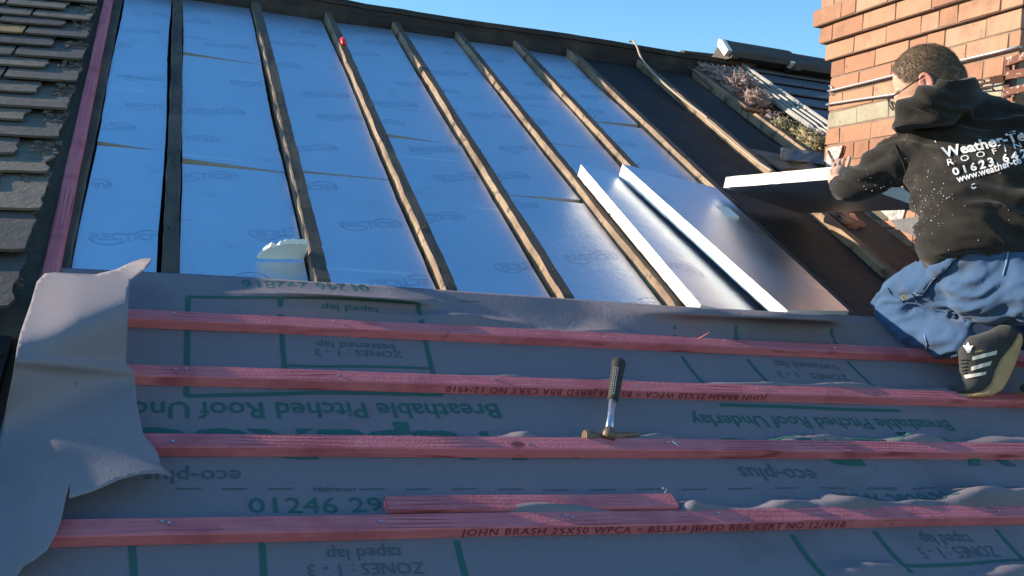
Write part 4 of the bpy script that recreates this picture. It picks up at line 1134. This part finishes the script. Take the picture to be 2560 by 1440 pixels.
def patch(tree, poly, off, step=7):
    pts = [Vector(p) for p in poly]; n0 = len(pts); dense = []
    for i in range(n0):
        a = pts[i]; b = pts[(i+1) % n0]; k = max(1, int((b-a).length/step)); dense += [a + (b-a)*(j/k) for j in range(k)]
    x0 = min(p.x for p in pts); x1 = max(p.x for p in pts); y0 = min(p.y for p in pts); y1 = max(p.y for p in pts)
    inner = []
    y = y0
    while y < y1:
        x = x0
        while x < x1: inner.append(Vector((x + U(-1,1), y + U(-1,1)))); x += step
        y += step
    n1 = len(dense)
    vs, e, fs, *_ = delaunay_2d_cdt(dense + inner, [(i, (i+1) % n1) for i in range(n1)], [], 1, 0.3)
    q = [on_surface(tree, p.x, p.y, off) for p in vs]; good = [f for f in fs if all(q[i] is not None for i in f)]
    used = sorted({i for f in good for i in f}); mp = {j: k for k, j in enumerate(used)}
    g = MB(); g.add([q[j] for j in used], [tuple(mp[i] for i in f) for f in good]); return g
def stitch(tree, pts, r, off=0.002):
    g = MB(); q = []
    for a, b in zip(pts, pts[1:]):
        for t in range(6): q.append(on_surface(tree, a[0] + (b[0]-a[0])*t/6, a[1] + (b[1]-a[1])*t/6, off))
    q = [p for p in q if p is not None]; g.tube(q, r, 6); return g
pk = patch(TB, [(2246,694),(2262,676),(2300,656),(2352,643),(2402,636),(2385,655),(2350,684),(2318,716),(2304,732),(2282,735),(2268,722),(2254,706)], 0.007).build('knee_pocket_flap', M['denim'], trousers, smooth=True)
pk.modifiers.new('t', 'SOLIDIFY').thickness = 0.004
stitch(TB, [(2402,637),(2350,684),(2304,733),(2282,736)], 0.0022, 0.009).build('flap_seam', M['denim_seam'], trousers)
stitch(TB, [(2248,694),(2262,716),(2285,742),(2296,757)], 0.0035, 0.003).build('flap_edge', M['denim'], trousers)
stitch(TB, [(2220,720),(2232,740),(2262,757),(2292,758),(2340,775),(2400,785)], 0.003, 0.002).build('side_seam', M['denim'], trousers)
stitch(TB, [(2520,622),(2516,660),(2506,695)], 0.0028, 0.002).build('back_seam', M['denim_seam'], trousers)
stitch(TB, [(2312,838),(2318,860),(2316,880)], 0.0025, 0.002).build('hem_seam', M['denim_seam'], trousers)
p = on_surface(TB, 2260, 744, 0.003); n = (CAM - p).normalized()
m = MB(); m.tube([p, p + n*0.003], 0.0075, 14); m.build('rivet', M['gold'], trousers); m = MB(); m.tube([p + n*.003, p + n*0.0036], 0.0028, 10); m.build('rivet_eye', M['nail'], trousers)
m = MB()
# shoe
def shoe(dx, lab=None):
    D0 = 3.13
    st = [((2546,836),(2519,813),.050),((2546,850),(2503,812),.064),((2538,878),(2476,826),.072),((2524,912),(2424,842),.078),((2508,945),(2398,878),.082),((2490,972),(2403,918),.092),((2462,987),(2402,940),.098),((2428,990),(2392,955),.096),((2400,990),(2382,962),.082),((2380,986),(2376,968),.050)]
    def pt(q, l, f=1.0): return PW(q[0], q[1], D0) - CFW*l + CR*dx
    rings = []; soles = []
    for b, t, w in st:
        b = Vector(b); t = Vector(t); rr = []
        for i in range(20):
            a = 2*math.pi*i/20; cx = math.copysign(abs(math.cos(a))**0.7, math.cos(a)); cy = math.copysign(abs(math.sin(a))**0.7, math.sin(a))
            y = 0.5 + 0.5*cy; ww = w/2*(1 - 0.35*max(0, y-.45))
            q = b.lerp(t, 0.22 + 0.78*y); rr.append(pt(q, cx*ww))
        rings.append(rr); sr = []
        for i in range(20):
            a = 2*math.pi*i/20; cx = math.copysign(abs(math.cos(a))**0.5, math.cos(a)); cy = math.copysign(abs(math.sin(a))**0.5, math.sin(a))
            q = b.lerp(t, 0.15 + 0.17*cy); q = Vector(q); sr.append(pt(q, cx*(w/2 + 0.004)))
        soles.append(sr)
    return rings, soles
rings, soles = shoe(0)
a_ = MB(); a_.loft(rings); up_ = remesh(a_, 0.005, 3, lambda v: 0.0016*noise.noise(v*40)); SB = bvh(up_)
sh = up_.build('shoe', M['shoe'], man, smooth=True)
a_ = MB(); a_.loft(soles); so = remesh(a_, 0.004, 2); so.build('sole', M['gum'], sh, smooth=True)
for poly in ([(2430,892),(2492,876),(2490,886),(2431,901)], [(2428,917),(2479,902),(2475,913),(2428,927)], [(2411,938),(2466,929),(2462,937),(2415,947)]):
    patch(SB, poly, 0.0022, 3).build('stripe', M['shoe_stripe'], sh)
# leaf shaped emblem and lines on the tongue
def leaf(cx, cy, ang, L, w):
    out = []
    for i in range(14):
        t = 2*math.pi*i/14; x = (math.cos(t)*.5 + .5)*L; y = math.sin(t)*w*(1 - 0.3*math.cos(t)); out.append((cx + x*math.cos(ang) - y*math.sin(ang), cy + x*math.sin(ang) + y*math.cos(ang)))
    return out
g = MB()
for ang, L, w in ((-1.57, 16, 3.6), (-2.5, 14, 3.2), (-0.65, 14, 3.2)):
    q = patch(SB, leaf(2421, 873, ang, L, w), 0.003, 2); g.add(q.v, q.f)
for k in range(3):
    q = patch(SB, [(2414 + k*2, 873 + 3.4*k), (2429 - k*2, 873 + 3.4*k), (2429 - k*2, 874.8 + 3.4*k), (2414 + k*2, 874.8 + 3.4*k)], 0.003, 2); g.add(q.v, q.f)
g.build('tongue_emblem', M['white_print'], sh)
g = MB(); vs, fs = text_mesh('SAMBA', bold=0.02); out = [on_surface(SB, 2437 + 20*v.x + 1*v.y, 882 - 4.5*v.x - 17*v.y, 0.003) for v in vs]
if all(q is not None for q in out): g.add(out, fs); g.build('side_lettering', M['gold'], sh)
g = MB()
for k in range(5):
    q = [on_surface(SB, x, y, 0.004) for x, y in ((2403 + k*1.0, 900 + 9*k), (2410 + k*.6, 898 + 9*k), (2417, 899 + 8*k))]; q = [p for p in q if p]
    if len(q) > 1: g.tube(q, 0.0022, 5)
if g.f: g.build('lace', M['shoe'], sh)
# sock and ankle
m = MB(); chain(m, [(2424,864,3.21,.034),(2440,868,3.18,.034),(2455,872,3.16,.034),(2462,884,3.14,.032)]); m.build('sock', M['hoodie'], man, smooth=True)
rings, soles = shoe(0.222)
a_ = MB(); a_.loft(rings); up2 = remesh(a_, 0.006, 3); sh2 = up2.build('shoe', M['shoe'], man, smooth=True)
a_ = MB(); a_.loft(soles); remesh(a_, 0.005, 2).build('sole', M['gum'], sh2, smooth=True)
# body: head, neck, forearm and hand in one skin
HC = PW(2314, 194, 3.28)
FD = (CR*-0.80 + CD*0.36 + CFW*0.50).normalized(); UH = (CD*-1.0 + CR*-0.12); UH = (UH - FD*UH.dot(FD)).normalized(); LH = UH.cross(FD).normalized()
m = MB()
ellipsoid(m, HC, (FD*0.101, LH*0.080, UH*0.099))
ellipsoid(m, HC + FD*0.038 - UH*0.072, (FD*0.066, LH*0.062, UH*0.082))
ellipsoid(m, HC - FD*0.03 - UH*0.03, (FD*0.078, LH*0.072, UH*0.085))
chain(m, [(HC - FD*0.03 - UH*0.05, 0.060), (HC - FD*0.045 - UH*0.12, 0.058), (PW(2375,290,3.31), 0.062)])
ellipsoid(m, HC + FD*0.108 - UH*0.055, (FD*0.017, LH*0.014, UH*0.020)); ellipsoid(m, HC + FD*0.102 - UH*0.030, (FD*0.010, LH*0.010, UH*0.028))
ellipsoid(m, HC + FD*0.092 - UH*0.098, (FD*0.012, LH*0.022, UH*0.006)); ellipsoid(m, HC + FD*0.092 - UH*0.110, (FD*0.011, LH*0.019, UH*0.006)); ellipsoid(m, HC + FD*0.088 - UH*0.008, (FD*0.012, LH*0.05, UH*0.010))
ellipsoid(m, HC + FD*0.075 - UH*0.142, (FD*0.022, LH*0.024, UH*0.018))
head = remesh(m, 0.0045, 3)
m = MB()
chain(m, [(2106,462,3.50,.027),(2092,454,3.545,.027),(2091,442,3.570,.029),(2098,432,3.583,.027)], 16)
for f in ([(2085,434,3.570,.0082),(2084,417,3.590,.0074),(2090,406,3.620,.0062)], [(2095,430,3.580,.0084),(2095,411,3.600,.0076),(2101,400,3.628,.0063)], [(2105,427,3.585,.0084),(2106,408,3.605,.0076),(2111,397,3.630,.0063)], [(2114,426,3.588,.0082),(2121,408,3.592,.0078),(2124,394,3.605,.0066)], [(2090,450,3.545,.0115),(2079,440,3.552,.0100),(2078,427,3.575,.0080)]):
    chain(m, f, 12)
hand = remesh(m, 0.0022, 2)
body = MB(); body.add(head.v, head.f); body.add(hand.v, hand.f)
body = body.build('body', M['skin'], man, smooth=True)
# ear
m = MB(); ec = HC + LH*0.080 - UH*0.030 - FD*0.004
for r, th in ((1.0, 0.006), (0.55, 0.005)):
    m.tube([ec + LH*0.010 + (FD*math.cos(t)*0.016 + UH*math.sin(t)*0.028)*r for t in [math.pi*2*i/16 for i in range(17)]], th, 8)
ellipsoid(m, ec, (FD*0.014, LH*0.010, UH*0.026))
remesh(m, 0.0025, 2).build('ear', M['ear'], man, smooth=True)
# glasses
m = MB()
m.tube([ec + LH*0.012 + UH*0.020 - FD*0.008, ec + LH*0.014 + UH*0.018 + FD*0.02, HC + LH*0.082 + FD*0.06 - UH*0.018, HC + LH*0.072 + FD*0.122 - UH*0.026], 0.0026, 8)
for sgn in (1, -1):
    cc = HC + LH*0.036*sgn + FD*0.124 - UH*0.040
    m.tube([cc + LH*(0.030*math.cos(t)) + UH*(0.019*math.sin(t)) for t in [2*math.pi*i/18 for i in range(19)]], 0.0022, 6)
m.build('glasses', M['glasses'], man, smooth=True)
# hair: a cap of short strands
hs = MB(); cap = MB(); keep = {}
def hairy(p):
    d = p - HC; f = d.dot(FD); u = d.dot(UH); l = d.dot(LH)
    if u < -0.105: return 0
    line = -0.010 + 0.35*max(0, f + 0.0) + 2.2*max(0, f - 0.055) - 1.3*max(0, -f - 0.0)
    if f < -0.02: line = -0.045 - 0.9*(-f - 0.02)
    return sm(u, line - 0.018, line + 0.018)
inv = []
for i, v in enumerate(head.v):
    n = (v - HC); d = 0.006*hairy(v); inv.append(v + n.normalized()*d if d > 0.0005 else None)
for f in head.f:
    if all(inv[i] is not None for i in f):
        for i in f:
            if i not in keep: keep[i] = len(cap.v); cap.v.append(inv[i])
        cap.f.append([keep[i] for i in f]); cap.m.append(0); cap.tint.append(None)
cap_o = cap.build('hair', M['hair'], man, smooth=True)
cand = [i for i, v in enumerate(head.v) if hairy(v) > 0.05]
for k in range(22000):
    v = head.v[random.choice(cand)]; hh = hairy(v)
    if R_() > hh + 0.12: continue
    n = (v - HC).normalized(); p = v + n*(0.004*hh) + Vector((U(-.003,.003), U(-.003,.003), U(-.003,.003)))
    comb = (FD*0.5 - UH*0.25 + Vector((U(-.35,.35), U(-.35,.35), U(-.35,.35))))
    comb = comb - n*comb.dot(n)
    L = U(0.010, 0.021)*(0.35 + 0.65*hh); q = n.cross(comb)
    if q.length < 1e-4: continue
    q = q.normalized()*0.0008
    hs.add([p - q, p + q, p + n*L*0.45 + comb*L*1.0], [(0, 1, 2)])
hs.build('hair_strands', M['hair'], cap_o)
# belt / waistband
m = patch(TB, [(2440,612),(2500,603),(2560,598),(2560,612),(2500,616),(2446,624)], 0.006, 6)
if m.f: m.build('belt', M['hoodie'], trousers, smooth=True)
tag(man, 'man in black printed sweatshirt and blue work trousers, kneeling and holding a board', 'man')

# ------------------------------------------------------------------ light, sky, camera
SR = Vector((-0.865, 0.495, 0.060)).normalized()        # towards the sun, roof frame: skims the slope from the upper left
SW = (RF.to_3x3() @ SR).normalized()
elev = math.asin(SW.z)
world = bpy.data.worlds.new('World'); scene.world = world; world.use_nodes = True
nt = world.node_tree; bg = nt.nodes['Background']
sky = nt.nodes.new('ShaderNodeTexSky'); sky.sky_type = 'NISHITA'; sky.sun_disc = False
sky.sun_elevation = elev; sky.sun_rotation = math.atan2(SW.x, SW.y)
sky.air_density = 1.15; sky.dust_density = 0.0; sky.ozone_density = 2.9
hs_ = nt.nodes.new('ShaderNodeHueSaturation'); hs_.inputs['Saturation'].default_value = 1.23
nt.links.new(sky.outputs[0], hs_.inputs['Color']); nt.links.new(hs_.outputs[0], bg.inputs['Color']); bg.inputs['Strength'].default_value = 0.15
ld = bpy.data.lights.new('sun', 'SUN'); ld.energy = 4.8; ld.angle = math.radians(0.53); ld.color = (1.0, 0.86, 0.68)
sun = bpy.data.objects.new('sun', ld); COL.objects.link(sun)
sun.rotation_euler = SW.to_track_quat('Z', 'Y').to_euler(); sun.location = SW*30
cd = bpy.data.cameras.new('camera'); cam = bpy.data.objects.new('camera', cd); COL.objects.link(cam)
cd.sensor_width = 36.0; cd.sensor_fit = 'HORIZONTAL'; cd.lens = 36.0*CF/2560; cd.clip_start = 0.05; cd.clip_end = 2000
mw = Matrix.Identity(4)
for i in range(3):
    mw[i][0] = CR[i]; mw[i][1] = -CD[i]; mw[i][2] = -CFW[i]; mw[i][3] = CAM[i]
cam.matrix_world = mw; scene.camera = cam
scene.view_settings.view_transform = 'Standard'; scene.view_settings.look = 'None'; scene.view_settings.exposure = 0.85; scene.view_settings.gamma = 1.0
